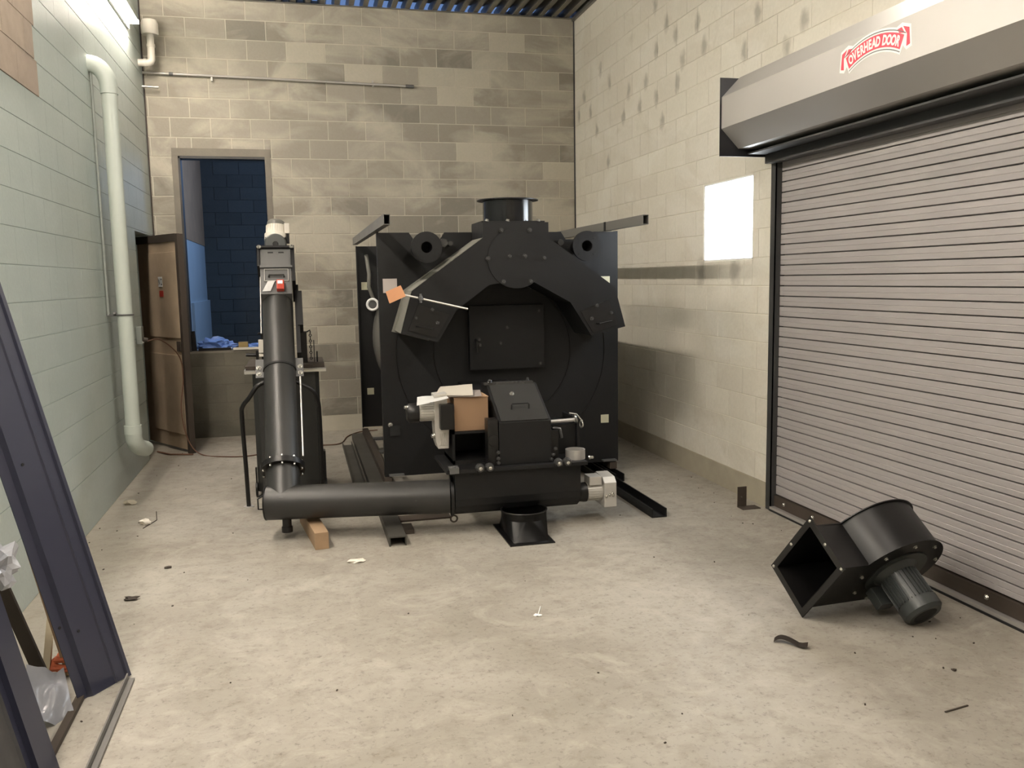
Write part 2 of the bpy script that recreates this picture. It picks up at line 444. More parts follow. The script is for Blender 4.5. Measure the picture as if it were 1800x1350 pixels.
# footing strip along the right and back wall
S(B().box(XR-.012, XR+.006, DY1+.02, YB, 0, Z0+.005), 'baseboard_right', 'curb')
S(B().box(-.2, XR-.013, YB-.008, YB+.009, 0, Z0), 'baseboard_back', 'mortar')
# dark control joints in the corners
S(B().box(XR-.014, XR-.001, YB-.012, YB+.002, Z0, ZC), 'trim_1', 'opening')
S(B().box(XL+.001, XL+.014, YB-.012, YB+.002, 2.19, ZC), 'trim_2', 'brown')

# ------------------------------------------------------------------ ceiling: fluted steel deck, each sheet flute a piece
ceil = S(B().box(XL-.35, XR+.35, YF-.2, YB+.02, ZC+.082, ZC+.095), 'ceiling', 'deck')
n = int((XR-XL)/.1524)+1
pan = None
for i in range(n+1):
    x = XL-.02+i*.1524
    if pan is None:
        q = B(); pr = [(0, .078), (.022, 0), (.075, 0), (.097, .078)]
        pr2 = [(.095, .080), (.073, .002), (.024, .002), (.002, .080)]
        q.prism(pr+pr2, YF-.2, YB+.2, 'y'); bmesh.ops.recalc_face_normals(q.bm, faces=q.bm.faces)
        pan = bpy.data.meshes.new('deck_flute'); q.bm.to_mesh(pan); q.bm.free(); pan.materials.append(M['deck'])
    o = bpy.data.objects.new('deck_flute', pan); COL.objects.link(o); o.parent = ceil; o.location = (x, 0, ZC+.002)
# closures over the other three walls and most of the back-wall flutes
S(B().box(XL-.3, XL, YF, YB, ZC, ZC+.08), 'trim_3', 'deck')
S(B().box(XR, XR+.3, YF, YB, ZC, ZC+.08), 'trim_4', 'deck')
S(B().box(2.45, XR, YB+.15, YB+.17, ZC, ZC+.08), 'trim_5', 'deck')
S(B().box(XL, .35, YB+.15, YB+.17, ZC, ZC+.08), 'trim_6', 'deck')
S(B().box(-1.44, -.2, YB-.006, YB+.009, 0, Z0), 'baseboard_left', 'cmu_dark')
S(B().box(XR-.03, XR, YF, YB, ZC-.035, ZC-.001).box(XL, XR, YB-.02, YB, ZC-.012, ZC-.001), 'trim_7', 'deck')

# ------------------------------------------------------------------ high opening and the room behind it
S(B().box(OPX0-.06, OPX0, YB-.006, YB+.01, .94, 3.029).box(OPX1, OPX1+.06, YB-.006, YB+.01, .94, 3.029).box(OPX0-.06, OPX1+.06, YB-.006, YB+.01, 3.03, 3.11), 'trim_8', 'parge')
S(B().box(OPX0, OPX0+.02, YB-.002, YB+.16, .95, 3.03).box(OPX0, OPX1, YB-.002, YB+.16, 3.005, 3.03), 'trim_9', 'opening')
S(B().box(OPX0, OPX1, YB-.002, YB+.2, .93, .955), 'trim_10', 'parge')
def rear_wall(nm, x0, x1, y, zt):
    root = S(B().box(x0, x1, y, y+.1, 0, zt), nm, 'rear'); c = 0
    me = None
    for i in range(int(zt/CRS)):
        for j in range(9):
            x = x0+.2+j*.4064+(.2 if i % 2 else 0)
            if x > 1.3: continue
            if me is None:
                q = B().box(-.199, .199, -.008, 0, -.098, .098); me = bpy.data.meshes.new('block'); q.bm.to_mesh(me); q.bm.free(); me.materials.append(M['rear'])
            o = bpy.data.objects.new('block', me); COL.objects.link(o); o.parent = root; o.location = (x, y, i*CRS+.1)
    return root
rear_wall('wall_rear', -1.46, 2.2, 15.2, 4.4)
S(B().box(-1.66, -1.46, YB+.21, 15.3, 0, 4.4), 'wall_rear_left', 'rearpaint')
S(B().box(-1.46, -1.42, 12.9, 15.2, 0, 1.42), 'trim_11', 'rearpaint')
S(B().box(-1.459, -1.452, 12.4, 15.19, 2.3, 4.4), 'trim_12', 'rearbare')
S(B().box(-1.46, 2.2, YB+.2, 15.3, -.1, 0), 'floor_rear', 'floor')
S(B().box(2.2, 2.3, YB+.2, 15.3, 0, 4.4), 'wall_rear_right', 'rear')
# doorway recess in the left wall (closed dark passage)
S(B().box(-2.9, -2.8, 8.0, 10.4, 0, 2.6).box(-2.8, XL-.2, 10.3, 10.4, 0, 2.6).box(-2.8, XL-.2, 8.0, 8.1, 0, 2.6).box(-2.8, XL-.2, 8.1, 10.3, 2.5, 2.6), 'wall_passage', 'parge')
S(B().box(-2.8, XL-.2, 8.1, 10.3, -.05, 0), 'floor_passage', 'floor')

# ------------------------------------------------------------------ frosted window in the right wall
wn = S(B().box(XR+.03, XR+.05, WY0+.012, WY1-.012, WZ0+.012, WZ1-.012), 'window_1', 'winlight')
B().box(XR+.004, XR+.05, WY0, WY0+.012, WZ0, WZ1).box(XR+.004, XR+.05, WY1-.012, WY1, WZ0, WZ1).box(XR+.004, XR+.05, WY0, WY1, WZ0, WZ0+.012).box(XR+.004, XR+.05, WY0, WY1, WZ1-.012, WZ1).out('window_frame', 'logowhite', wn)

# ------------------------------------------------------------------ overhead coiling door
dr = B().box(XR+.05, XR+.06, DY0, DY1-.02, .02, DZT).out('door_1', 'galv_slat'); dr['kind'] = 'structure'
PS = .0706; slat = None; zb = .115; k = 0
while zb + k*PS < 2.44:
    if slat is None:
        q = B(); prof = [(0, .0015), (-.009, .0015), (-.012, .004), (-.0125, .030), (-.0105, .033), (-.0125, .036), (-.012, .064), (-.009, .066), (0, .066)]
        q.prism([(p[0], p[1]) for p in prof], DY0, DY1-.03, 'y'); bmesh.ops.recalc_face_normals(q.bm, faces=q.bm.faces)
        slat = bpy.data.meshes.new('slat'); q.bm.to_mesh(slat); q.bm.free(); slat.materials.append(M['galv_slat'])
    o = bpy.data.objects.new('slat', slat); link(o, dr); o.location = (XR+.03, 0, zb+k*PS); k += 1
q = B()
for yy in [5.3, 4.95, 4.3, 3.9, 3.45, 2.9, 2.4]: q.bolt((XR+.002, yy, .075), (-1, 0, 0), .011, .012)
q.out('bottom_bolt', 'bolt', dr)
B().box(XR+.003, XR+.05, DY0, DY1-.03, .032, .108).out('bottom_bar', 'brown', dr)
B().box(XR-.03, XR+.045, DY0, DY1-.03, .012, .030).out('bottom_angle', 'galv', dr)
B().box(XR-.035, XR+.05, DY0, DY1-.03, .0, .012).out('rubber_seal', 'black_matt', dr)
g = B().box(XR-.028, XR+.05, DY1-.035, DY1-.028, 0, 2.47).box(XR-.028, XR-.02, DY1-.035, DY1+.028, 0, 2.47).box(XR-.028, XR-.001, DY1+.022, DY1+.028, 0, 2.47)
g.out('door_guide', 'opening', dr)
B().box(XR-.028, XR+.05, DY0-.03, DY0, 0, 2.47).out('door_guide', 'opening', dr)
hd = thing('door_hood', 'long galvanised faceted hood over the coiling door with red ribbon sign', 'door hood', (XR, 3.6, 2.5))
X0 = 2.822
hp = [(XR-.002, 2.995), (2.952, 2.995), (X0, 2.862), (X0, 2.656), (2.95, 2.527), (3.14, 2.527), (3.14, 2.537), (2.956, 2.537), (X0+.01, 2.662), (X0+.01, 2.856), (2.958, 2.985), (XR-.002, 2.985)]
B().prism(hp, DY0-.1, 5.492, 'y').out('hood_shell', 'galv', hd)
for yy in (5.494, DY0-.11):
    B().prism([(XR-.002, 2.475), (2.812, 2.475), (2.812, 2.99), (XR-.002, 2.99)], yy, yy+.006, 'y').out('end_plate', 'navy', hd)
B().box(3.02, XR-.002, 1.8, 5.49, 2.49, 2.50).box(3.15, XR-.004, DY0, 5.49, 2.43, 2.475).box(3.15, XR-.004, DY0, 5.49, 2.475, 2.52).out('lintel_seal', 'opening', hd)
B().lathe((3.17, 5.44, 2.50), (3.17, 5.28, 2.50), [(0, .018), (1, .018)], 14).out('roller_shaft', 'galv', hd)
B().box(3.18, 3.215, 5.44, 5.492, 2.44, 2.475).bolt((3.2, 5.44, 2.458), (-.3, -1, 0), .009).out('guide_bracket', 'galv_b', hd)
# ribbon sign
def P3(u, v, d=0): return (X0-.0012-d, 3.895-u, 2.788+v)      # u to the right (towards the camera), v up
def arcpt(s, r0):   # s in -1..1 along ribbon, r0 radial offset
    R = .47; a = s*.46
    return ((R+r0)*math.sin(a), (R+r0)*math.cos(a)-R+.012)
lg = B(); N = 16
def ribbon(b, s0, s1, r0, r1, d, sh=0):
    a = [arcpt(s0+(s1-s0)*i/N, r0) for i in range(N+1)]; c = [arcpt(s0+(s1-s0)*i/N, r1) for i in range(N+1)]
    pts = a+c[::-1]; n_ = len(pts)
    vs = [P3(x, y, d) for x, y in pts]
    b._add(vs, [(i, i+1, n_-2-i, n_-1-i) for i in range(N)])
def poly(b, pts, d): b._add([P3(x, y, d) for x, y in pts], [tuple(range(len(pts)))])
wht, red = B(), B()
ribbon(wht, -1.06, 1.06, -.052, .058, 0.000)
ribbon(red, -1.0, 1.0, -.030, .036, .0010)
for sg in (-1, 1):
    x0, y0 = arcpt(1.0, .0); 
    poly(wht, [(sg*(x0-.048), y0+.078), (sg*(x0-.002), y0+.092), (sg*(x0+.060), y0+.070), (sg*(x0+.070), y0-.030), (sg*(x0+.030), y0-.040), (sg*(x0+.0), y0-.005)], -.0004)
    poly(red, [(sg*(x0+.006), y0+.074), (sg*(x0+.050), y0+.058), (sg*(x0+.058), y0-.018), (sg*(x0+.032), y0-.024), (sg*(x0+.034), y0+.032)], .0006)
    poly(red, [(sg*(x0-.034), y0+.068), (sg*(x0-.004), y0+.072), (sg*(x0+.018), y0+.040), (sg*(x0-.020), y0+.048)], .0006)
thin = B()
ribbon(thin, -1.03, 1.03, .044, .048, .001); ribbon(thin, -1.03, 1.03, -.043, -.039, .001)
sg_ = wht.out('ribbon_sign', 'logowhite', hd); red.out('ribbon_field', 'logored', sg_); thin.out('ribbon_outline', 'motorgrey', sg_)
txt = 'OVERHEAD DOOR'
adv = {'O': 1.0, 'V': .9, 'E': .82, 'R': .9, 'H': .95, 'A': .92, 'D': .92, ' ': .5}
tot = sum(adv[c] for c in txt); cur = 0; lb = B()
dg = None
for ch_ in txt:
    s = -0.93+1.86*(cur+adv[ch_]/2)/tot; cur += adv[ch_]
    if ch_ == ' ': continue
    cu = bpy.data.curves.new('t', 'FONT'); cu.body = ch_; cu.size = .064; cu.align_x = 'CENTER'; cu.resolution_u = 3; cu.offset = .0028
    to = bpy.data.objects.new('t', cu); COL.objects.link(to); bpy.context.view_layer.update()
    me = bpy.data.meshes.new_from_object(to.evaluated_get(bpy.context.evaluated_depsgraph_get()))
    a = s*.46; px, py = arcpt(s, -.019)
    vs = []
    for v in me.vertices:
        x, y = v.co.x*.72, v.co.y
        vs.append(P3(px+x*math.cos(a)+y*math.sin(a), py-x*math.sin(a)+y*math.cos(a), .0022))
    lb._add(vs, [tuple(p.vertices) for p in me.polygons])
    bpy.data.objects.remove(to); bpy.data.meshes.remove(me)
lb.out('letter', 'logowhite', sg_)

# ------------------------------------------------------------------ light fixtures on the left wall
def fixture(y0, y1, label, grp=None, tm='tubelight'):
    t = thing('strip_light', label, 'light fixture', (XL, (y0+y1)/2, 4.13), group=grp)
    B().box(XL+.0, XL+.02, y0, y1, 4.10, 4.23).out('housing', 'logowhite', t)
    for x in (.04, .088):
        B().cyl((XL+x, y0+.03, 4.165), (XL+x, y1-.03, 4.165), .019, n=12).out('fluorescent_tube', tm, t)
    B().box(XL+.02, XL+.11, y0, y0+.02, 4.145, 4.185).box(XL+.02, XL+.11, y1-.02, y1, 4.145, 4.185).out('end_cap', 'logowhite', t)
fixture(7.05, 9.2, 'glowing fluorescent strip light high on the left wall beside the white vent', tm='tubelight_dim')
fixture(3.4, 5.8, 'fluorescent strip light on the left wall nearest the leaning panels')
fixture(0.0, 2.4, 'fluorescent strip light on the left wall behind the camera')

# ------------------------------------------------------------------ left wall pipework
dp = thing('wall_downpipe', 'large pale green painted downpipe with elbows standing off the left wall', 'pipe', (XL+.14, 7.38, 0))
PX, PY, PR = -1.33, 7.36, .057
q = B(); q.cyl((PX, PY, .52), (PX, PY, 3.20), PR, n=32); q.out('pipe', 'paint_grey', dp)
pts = arc((XL+.0, 0), .14, 0, 90, 10, lambda c, r, a: (XL+(PX-XL)*math.sin(math.pi/2-a)*1.0 if False else XL+(PX-XL)*math.cos(a), PY, 3.18+.17*math.sin(a)))
B().tube([(PX, PY, 3.17)]+pts+[(XL-.005, PY, 3.35)], PR*1.14, 28).out('elbow', 'paint_grey', dp)
B().cyl((PX, PY, 3.13), (PX, PY, 3.20), PR*1.13, n=32).out('collar', 'paint_grey', dp)
B().tube([(PX, PY, .52), (PX, PY, .46), (PX+.01, PY+.03, .41), (PX+.03, PY+.09, .37), (PX+.05, PY+.2, .34)], PR*1.12, 28).out('elbow', 'paint_grey', dp)
B().cyl((PX, PY, .50), (PX, PY, .57), PR*1.17, n=32).out('collar', 'paint_grey', dp)
B().ring((PX, PY, 1.45), (0, 0, 1), PR+.004, .006).box(XL, PX-PR, PY-.008, PY+.008, 1.442, 1.458).bolt((PX-PR-.01, PY-.02, 1.46), (0, -1, .2), .012, .03).out('clamp', 'boxgrey', dp)
single(B().tube([(XL+.012, 7.36, 3.3), (XL+.012, 7.36, 1.45)], .010), 'wall_line', 'wall_line_tone', 'thin dull grey-green line down the left wall behind the downpipe elbow', 'tube')  # slim cylinder drawn for the dark vertical line on the wall
vt = thing('vent_pipe', 'white plastic vent pipe with round cap and elbow in the upper left corner', 'vent', (-1.34, 9.72, 4))
B().cyl((-1.335, 9.72, 3.98), (-1.335, 9.72, 4.26), .036, n=24).tube([(-1.335, 9.72, 4.0), (-1.335, 9.72, 3.95), (-1.345, 9.72, 3.93), (-1.37, 9.72, 3.915), (XL-.005, 9.72, 3.915)], .037, 20).out('pipe', 'white_pvc', vt)
B().cyl((-1.335, 9.72, 4.07), (-1.335, 9.72, 4.10), .042, n=24).cyl((-1.41, 9.72, 3.915), (-1.385, 9.72, 3.915), .042).out('collar', 'white_pvc', vt)
B().lathe((-1.335, 9.72, 4.19), (-1.335, 9.72, 4.34), [(0, .078), (.1, .083), (.75, .083), (.95, .07), (1, .02)], 28).out('cap', 'white_pvc', vt)
cdt = thing('wall_conduit', 'long thin steel conduit running across the back wall above the opening', 'conduit', (0, 9.9, 3.84))
B().tube([(XL+.002, 9.905, 3.86), (-.3, 9.905, 3.845), (1.32, 9.905, 3.815)], .013, 10).out('tube', 'galv', cdt)
B().cyl((1.26, 9.905, 3.816), (1.35, 9.905, 3.815), .018, n=12).cyl((-1.2, 9.905, 3.857), (-1.16, 9.905, 3.856), .017).out('coupling', 'boxgrey', cdt)
q = B()
for x in (-.78, .9): q.box(x-.008, x+.008, 9.90, YB+.01, 3.80, 3.86)
q.out('strap', 'galv', cdt)
single(B().cyl((XL, 9.85, 3.71), (XL+.16, 9.85, 3.705), .012), 'pipe_stub', 'galv_b', 'short steel pipe stub poking from the left corner under the conduit', 'pipe')
eb = thing('electrical_box', 'small grey electrical box on the left wall beside the rusty door', 'electrical box', (XL, 8.6, 1.2))
B().box(XL+.0, XL+.05, 8.53, 8.65, 1.14, 1.30).out('box', 'box', eb, bevel=.004)
B().cyl((XL+.05, 8.6, 1.18), (XL+.085, 8.61, 1.17), .022, n=14).out('outlet_plug', 'brown', eb)
B().bolt((XL+.05, 8.56, 1.15), (1, 0, 0), .012).out('screw', 'bolt', eb)
# bare block patch on the left wall
zr = [(2.815, 3.02), (3.025, 3.22), (3.225, 3.42), (3.425, 3.62)]
bpy.context.view_layer.update()
for i, (a, b_) in enumerate(zr):
    for (y0, y1) in ((4.6, 5.095), (5.1, 5.50), (5.505, 5.905)) if i % 2 == 0 else ((4.88, 5.28), (5.285, 5.69), (5.695, 5.86)):
        B().box(XL-.004, XL+.002+.003*random.random(), y0, y1, a, b_).out('bare_block', 'bare', wl)

# ------------------------------------------------------------------ rusty door leaf
H = V((-1.61, 9.86, 0)); E_ = V((-1.09, 9.04, 0)); dd = (E_-H).normalized(); nn_ = V((dd.y, -dd.x, 0))
dlen = (E_-H).length
TD = Matrix(((dd.x, -dd.y, 0, H.x), (dd.y, dd.x, 0, H.y), (0, 0, 1, 0), (0, 0, 0, 1)))
ds = bpy.data.objects.new('door_2', None); COL.objects.link(ds); ds.matrix_basis = TD; ds['kind'] = 'structure'
B(TD).box(.02, dlen-.055, -.018, .018, .03, 2.16).box(.2, dlen-.06, -.030, -.019, .18, .98).box(.2, dlen-.06, -.028, -.019, 1.15, 2.0).out('leaf', 'rust', ds, bevel=.003)
B(TD).box(dlen-.055, dlen, -.03, .03, .0, 2.17).out('edge_stile', 'brown', ds, bevel=.003)
B(TD).box(.02, dlen-.06, -.026, .026, 2.10, 2.175).out('top_rail', 'brown', ds)
B(TD).box(.50, .59, -.0325, -.030, 1.66, 1.76).out('no_sign', 'logowhite', ds)
lb2 = B(TD)
for x, ch_ in ((.505, 'N'), (.555, 'O')):
    cu = bpy.data.curves.new('t', 'FONT'); cu.body = ch_; cu.size = .1; cu.resolution_u = 2; cu.offset = .002
    to = bpy.data.objects.new('t', cu); COL.objects.link(to); bpy.context.view_layer.update()
    me = bpy.data.meshes.new_from_object(to.evaluated_get(bpy.context.evaluated_depsgraph_get()))
    lb2._add([(x-.003+v.co.x*.55, -.034, 1.675+v.co.y) for v in me.vertices], [tuple(p.vertices) for p in me.polygons])
    bpy.data.objects.remove(to)
lb2.out('sign_letter', 'opening', ds)
B(TD).box(.51, .60, -.0325, -.030, 1.56, 1.62).out('red_label', 'red', ds)
B(TD).box(dlen-.14, dlen-.06, -.036, -.028, 1.02, 1.12).out('lock_plate', 'brown', ds)
# cord from the box over the door to the boiler
single(B().tube([(XL+.075, 8.62, 1.16), (-1.28, 8.75, 1.16), (-1.16, 9.0, .98), (-1.14, 9.02, .75), (-1.17, 8.98, .45), (-1.12, 8.96, .15), (-1.0, 8.9, .012), (-.75, 8.72, .008), (-.5, 8.7, .008), (-.2, 8.95, .008), (.1, 9.02, .008), (.35, 9.05, .008), (.45, 9.45, .008), (.6, 9.7, .008), (.8, 9.75, .008)], .006, 8, sm=5),
       'extension_cord', 'cord', 'thin brown extension cord running from the wall box across the floor', 'cord')
single(B().tube([(-1.45, 9.2, .012), (-1.3, 9.0, .012), (-1.08, 8.93, .012)], .008, 8), 'loose_cord', 'cord', 'short dark cord on the floor at the foot of the rusty door', 'cord')

# ------------------------------------------------------------------ things on the opening sill
q = B().blob((-.93, YB+.115, 1.02), .15, .055, .07, 3, .9, 2).blob((-.82, YB+.12, 1.0), .11, .05, .055, 3, .9, 5)
single(q, 'plastic_sheet', 'blueplastic', 'crumpled blue plastic sheet on the left of the opening sill', 'plastic sheet')  # blue is the film's own colour
single(B().blob((-.47, YB+.1, .985), .10, .05, .032, 3, .9, 9), 'plastic_film', 'blueplastic', 'small crumpled blue plastic film on the right of the opening sill', 'plastic film')
single(B().quadbar((-1.125, YB+.05, .957), (-1.14, YB+.07, 1.17), .05, .04, (0, 1, 0)), 'steel_offcut', 'black', 'dark steel offcut standing upright at the left end of the sill', 'offcut')
single(B().box(-1.08, -.74, YB-.0, YB+.025, .956, .985), 'steel_bar', 'black2', 'dark flat bar lying along the left of the sill', 'bar')
single(B().box(-.72, -.30, YB-.02, YB+.03, .957, .98), 'white_board', 'board', 'pale wooden board lying along the front of the sill', 'board')
single(B().box(-.665, -.565, YB+.06, YB+.14, .957, 1.035), 'ochre_block', 'yellow', 'small ochre block standing behind the pale board on the sill', 'block')

# ------------------------------------------------------------------ BOILER
BY = 6.85
bo = thing('boiler', 'large black steel boiler on skids with arched flue collector and round chimney collar', 'boiler', (1.6, 8.0, .12))
# front plate with pipe notches
fp = [(.625, .12), (2.575, .12), (2.575, 2.05), (2.38, 2.05), (2.36, 1.99), (2.14, 1.99), (2.10, 2.05), (1.86, 2.05), (1.36, 2.05), (1.14, 2.05), (1.10, 1.99), (.90, 1.99), (.86, 2.05), (.625, 2.05)]
B().prism(fp, BY, BY+.012, 'y').out('front_plate', 'black', bo)
B().box(.61, .625, BY-.0, BY+.07, .12, 2.055).box(2.575, 2.59, BY, BY+.07, .12, 2.055).out('plate_edge', 'black', bo)
B().prism([(.61, .14), (2.59, .14), (2.59, 2.04), (.61, 2.04)], 9.22, 9.235, 'y').box(.60, .61, 9.17, 9.235, .14, 2.04).out('back_plate', 'black', bo)
B().cyl((1.60, BY+.012, 1.08), (1.60, 9.22, 1.08), .86, n=72).out('shell', 'shell', bo)
q = B().ring((1.60, BY-.002, 1.10), (0, 1, 0), .87, .0035, 72, 6).ring((1.60, BY-.002, 1.10), (0, 1, 0), .57, .0035, 64, 6)
q.out('weld_ring', 'black2', bo)
# gussets and feet on both sides
for sx, s in ((.625, 1), (2.575, -1)):
    for z in (.62, .32):
        B().prism([(BY+.012, z), (BY+.27, z-.30), (BY+.012, z-.30)], sx, sx+s*.01, 'x').out('gusset', 'black', bo)
B().box(.64, .76, BY-.05, BY, .13, .142).out('foot_ledge', 'boxgrey', bo)
B().box(2.44, 2.56, BY-.05, BY, .13, .142).out('foot_ledge', 'boxgrey', bo)
# hole/lifting lug near lower left
B().box(.66, .74, BY-.012, BY, .45, .53).out('lug_plate', 'black_matt', bo)
B().bolt((.665, BY, .54), (0, -1, 0), .014).out('lug_bolt', 'bolt', bo)
# fire door
B().box(1.31, 1.93, BY-.07, BY-.0, .955, 1.47).out('fire_door', 'black', bo, bevel=.006)
q = B()
for x, z in ((1.88, 1.42), (1.89, .99), (1.615, 1.29), (1.385, 1.20), (1.39, 1.155), (1.56, 1.165)): q.bolt((x, BY-.07, z), (0, -1, 0), .013, .022)
q.out('door_bolt', 'blackbolt', bo)
B().tube([(1.36, BY-.07, 1.20), (1.36, BY-.11, 1.19), (1.36, BY-.11, 1.10)], .009, 8).out('door_handle', 'black2', bo)
# arch flue collector
AF = 6.42
poly_l = [(1.36, 2.10), (1.36, 1.985), (.815, 1.60), (.725, 1.29), (1.0, 1.215), (1.145, 1.45), (1.40, 1.635), (1.52, 1.65)]
poly_r = [(1.75, 1.65), (2.04, 1.49), (2.21, 1.225), (2.49, 1.29), (2.405, 1.60), (1.87, 1.985), (1.87, 2.10)]
ap = poly_l+poly_r
ab = B(); n_ = len(ap)
bmf = [(p[0], AF, p[1]) for p in ap]+[(p[0], BY, p[1]) for p in ap]
ab.prism(ap, AF, BY-.001, 'y'); ar = ab.out('flue_collector', 'black', bo)
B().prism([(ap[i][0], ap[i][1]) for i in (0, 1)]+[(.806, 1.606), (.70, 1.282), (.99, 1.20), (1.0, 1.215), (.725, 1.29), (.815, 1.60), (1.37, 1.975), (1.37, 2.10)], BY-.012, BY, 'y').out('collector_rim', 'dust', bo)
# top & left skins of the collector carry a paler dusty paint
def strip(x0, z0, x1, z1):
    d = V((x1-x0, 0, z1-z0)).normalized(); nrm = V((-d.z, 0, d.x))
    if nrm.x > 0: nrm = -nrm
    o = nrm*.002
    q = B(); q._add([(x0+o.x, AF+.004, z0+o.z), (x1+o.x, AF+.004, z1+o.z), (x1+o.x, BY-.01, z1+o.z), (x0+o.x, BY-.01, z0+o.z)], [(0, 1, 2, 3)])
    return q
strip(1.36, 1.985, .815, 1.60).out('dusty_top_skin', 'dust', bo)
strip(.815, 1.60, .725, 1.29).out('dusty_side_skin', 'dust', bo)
B().cyl((1.617, AF-.006, 1.83), (1.617, AF, 1.83), .225, n=48).out('round_cover', 'black', bo)
q = B(); cx, cz = 1.617, 1.83
for x, z in ((1.50, 2.04), (1.72, 2.04), (1.395, 1.83), (1.83, 1.83), (1.51, 1.635+.02), (1.72, 1.655), (1.56, 1.845), (1.68, 1.845)): q.bolt((x, AF-.006, z), (0, -1, 0), .014, .018)
q.out('cover_bolt', 'blackbolt', bo)
for s in (-1, 1):
    def mir(x): return x if s < 0 else 3.21-x
    cp = [(mir(.86), 1.50), (mir(1.09), 1.42), (mir(.99), 1.25), (mir(.78), 1.31)]
    B().prism(cp, AF-.008, AF, 'y').out('cleanout_cover', 'black2', bo)
    B().tube([(mir(.84), AF-.008, 1.34), (mir(.85), AF-.05, 1.34), (mir(.95), AF-.05, 1.32), (mir(.96), AF-.008, 1.32)], .006, 8).out('cover_handle', 'black2', bo)
    q = B().bolt((mir(.96), AF-.008, 1.46), (0, -1, 0), .013, .02).bolt((mir(1.0), AF-.008, 1.36), (0, -1, 0), .012, .02).bolt((mir(.84), AF-.008, 1.40), (0, -1, 0), .01, .02); q.out('cover_bolt', 'blackbolt', bo)
# chimney collar
CX, CY = 1.607, 6.64
B().box(1.36, 1.85, 6.45, 6.84, 2.10, 2.112).out('collar_base', 'black', bo)
q = B(); N2 = 48
q.lathe((CX, CY, 2.112), (CX, CY, 2.275), [(0, .193), (1, .193), (1, .185), (0, .185)], N2, caps=False); q.out('chimney_collar', 'black_gloss', bo)
q = B(); q.lathe((CX, CY, 2.275), (CX, CY, 2.283), [(0, .19), (0, .238), (1, .238), (1, .185)], N2, caps=False); q.out('chimney_flange', 'black2', bo)
q = B()
for x in (1.40, 1.56, 1.80): q.bolt((x, 6.455, 2.112), (.2, -.3, 1), .012, .014)
q.out('collar_bolt', 'bolt', bo)
# flanged water pipes
for i, x in enumerate((.96, 2.235)):
    q = B().lathe((x, 6.61, 1.925), (x, 6.585, 1.925), [(0, .045), (0, .118), (1, .118), (1, .045)], 36, caps=False)
    fl = q.out('pipe_flange', 'black', bo)
    q = B().lathe((x, 6.59, 1.925), (x, 7.4, 1.925), [(0, .042), (0, .056), (1, .056), (1, .042), (0, .042)], 24, caps=False); q.out('flanged_pipe', 'black', bo)
    B().cyl((x, 6.75, 1.925), (x, 6.76, 1.925), .044).out('pipe_bore', 'black_matt', bo)
    q = B()
    for k in range(4):
        a = math.radians(45+90*k); q.cyl((x+.088*math.cos(a), 6.5855, 1.925+.088*math.sin(a)), (x+.088*math.cos(a), 6.583, 1.925+.088*math.sin(a)), .011, n=12)
    q.out('bolt_hole', 'black_matt', fl)
B().cyl((1.10, 6.82, 1.96), (1.10, 6.66, 1.96), .028, n=14).cyl((1.10, 6.67, 1.96), (1.10, 6.655, 1.96), .035, n=6).cyl((1.17, 6.84, 1.96), (1.17, 6.74, 1.96), .018, n=12).out('socket_fitting', 'blackbolt', bo)
B().cyl((2.06, 6.84, 1.96), (2.06, 6.72, 1.96), .025, n=14).out('socket_fitting', 'blackbolt', bo)
# gauge ring and curved pipe at the shell
B().ring((.74, 9.05, 1.44), (-.2, -1, 0), .055, .013, 24, 8).out('gauge_ring', 'logowhite', bo)
B().cyl((.74, 9.06, 1.44), (.74, 9.10, 1.44), .04).out('gauge_face', 'boxgrey', bo)
B().tube([(.70, 9.15, 1.95), (.72, 9.1, 1.75), (.71, 9.08, 1.62), (.76, 9.1, 1.48)], .02, 10).out('curved_pipe', 'shell', bo)
for nm, x, y, z, a, m_ in (('sticker', .70, BY-.0015, 1.64, .055, 'pinkpaper'), ('sticker', 2.475, BY-.0015, 1.64, .045, 'sticker'), ('sticker', 2.47, BY-.0015, .49, .035, 'sticker'), ('sticker', .685, 9.2185, 1.63, .04, 'sticker'), ('sticker', .70, 9.2185, .52, .035, 'sticker')):
    B().box(x-a, x+a, y, y+.0012, z-a, z+a).out(nm, m_, bo)
# skid beams right under the plates (part of boiler)
for x in (.60, 2.50):
    B().box(x, x+.06, 6.80, 9.26, .064, .12).out('skid_beam', 'brown', bo)
    for y in (7.25, 7.9, 8.6): B().box(x+.06 if x < 1 else x-.12, x+.18 if x < 1 else x, y, y+.10, .10, .118).out('skid_cross_plate', 'boxgrey', bo)

# top square-tube bars (shipping bars)
def sqtube(p0, p1, name, label):
    p0, p1 = V(p0), V(p1); t = thing(name, label, 'steel bar', (p0+p1)/2)
    d = (p1-p0).normalized(); a = V((0, 0, 1)); sd = d.cross(a).normalized(); hw, hh, th = .023, .035, .004
    q = B(); vs = []
    for p in (p0, p1):
        for w_, h_ in ((hw, hh), (hw-th, hh-th)):
            for i, j in ((-1, -1), (1, -1), (1, 1), (-1, 1)): vs.append(p+sd*i*w_+a*j*h_)
    fs = []
    for i in range(4):
        j = (i+1) % 4
        fs += [(i, j, 8+j, 8+i), (4+j, 4+i, 12+i, 12+j), (j, i, 4+i, 4+j), (8+i, 8+j, 12+j, 12+i)]
    q._add(vs, fs); q.out('tube_wall', 'bar', t); return t
sqtube((.605, 5.98, 2.092), (.60, 9.28, 2.092), 'square_tube', 'square steel tube lying along the top left edge of the boiler')
tb = sqtube((2.50, 6.03, 2.092), (2.52, 9.28, 2.092), 'square_tube', 'square steel tube lying along the top right edge of the boiler')
B().box(2.475, 2.535, 6.84, 6.87, 2.055, 2.128).out('tube_joint', 'black_matt', tb)

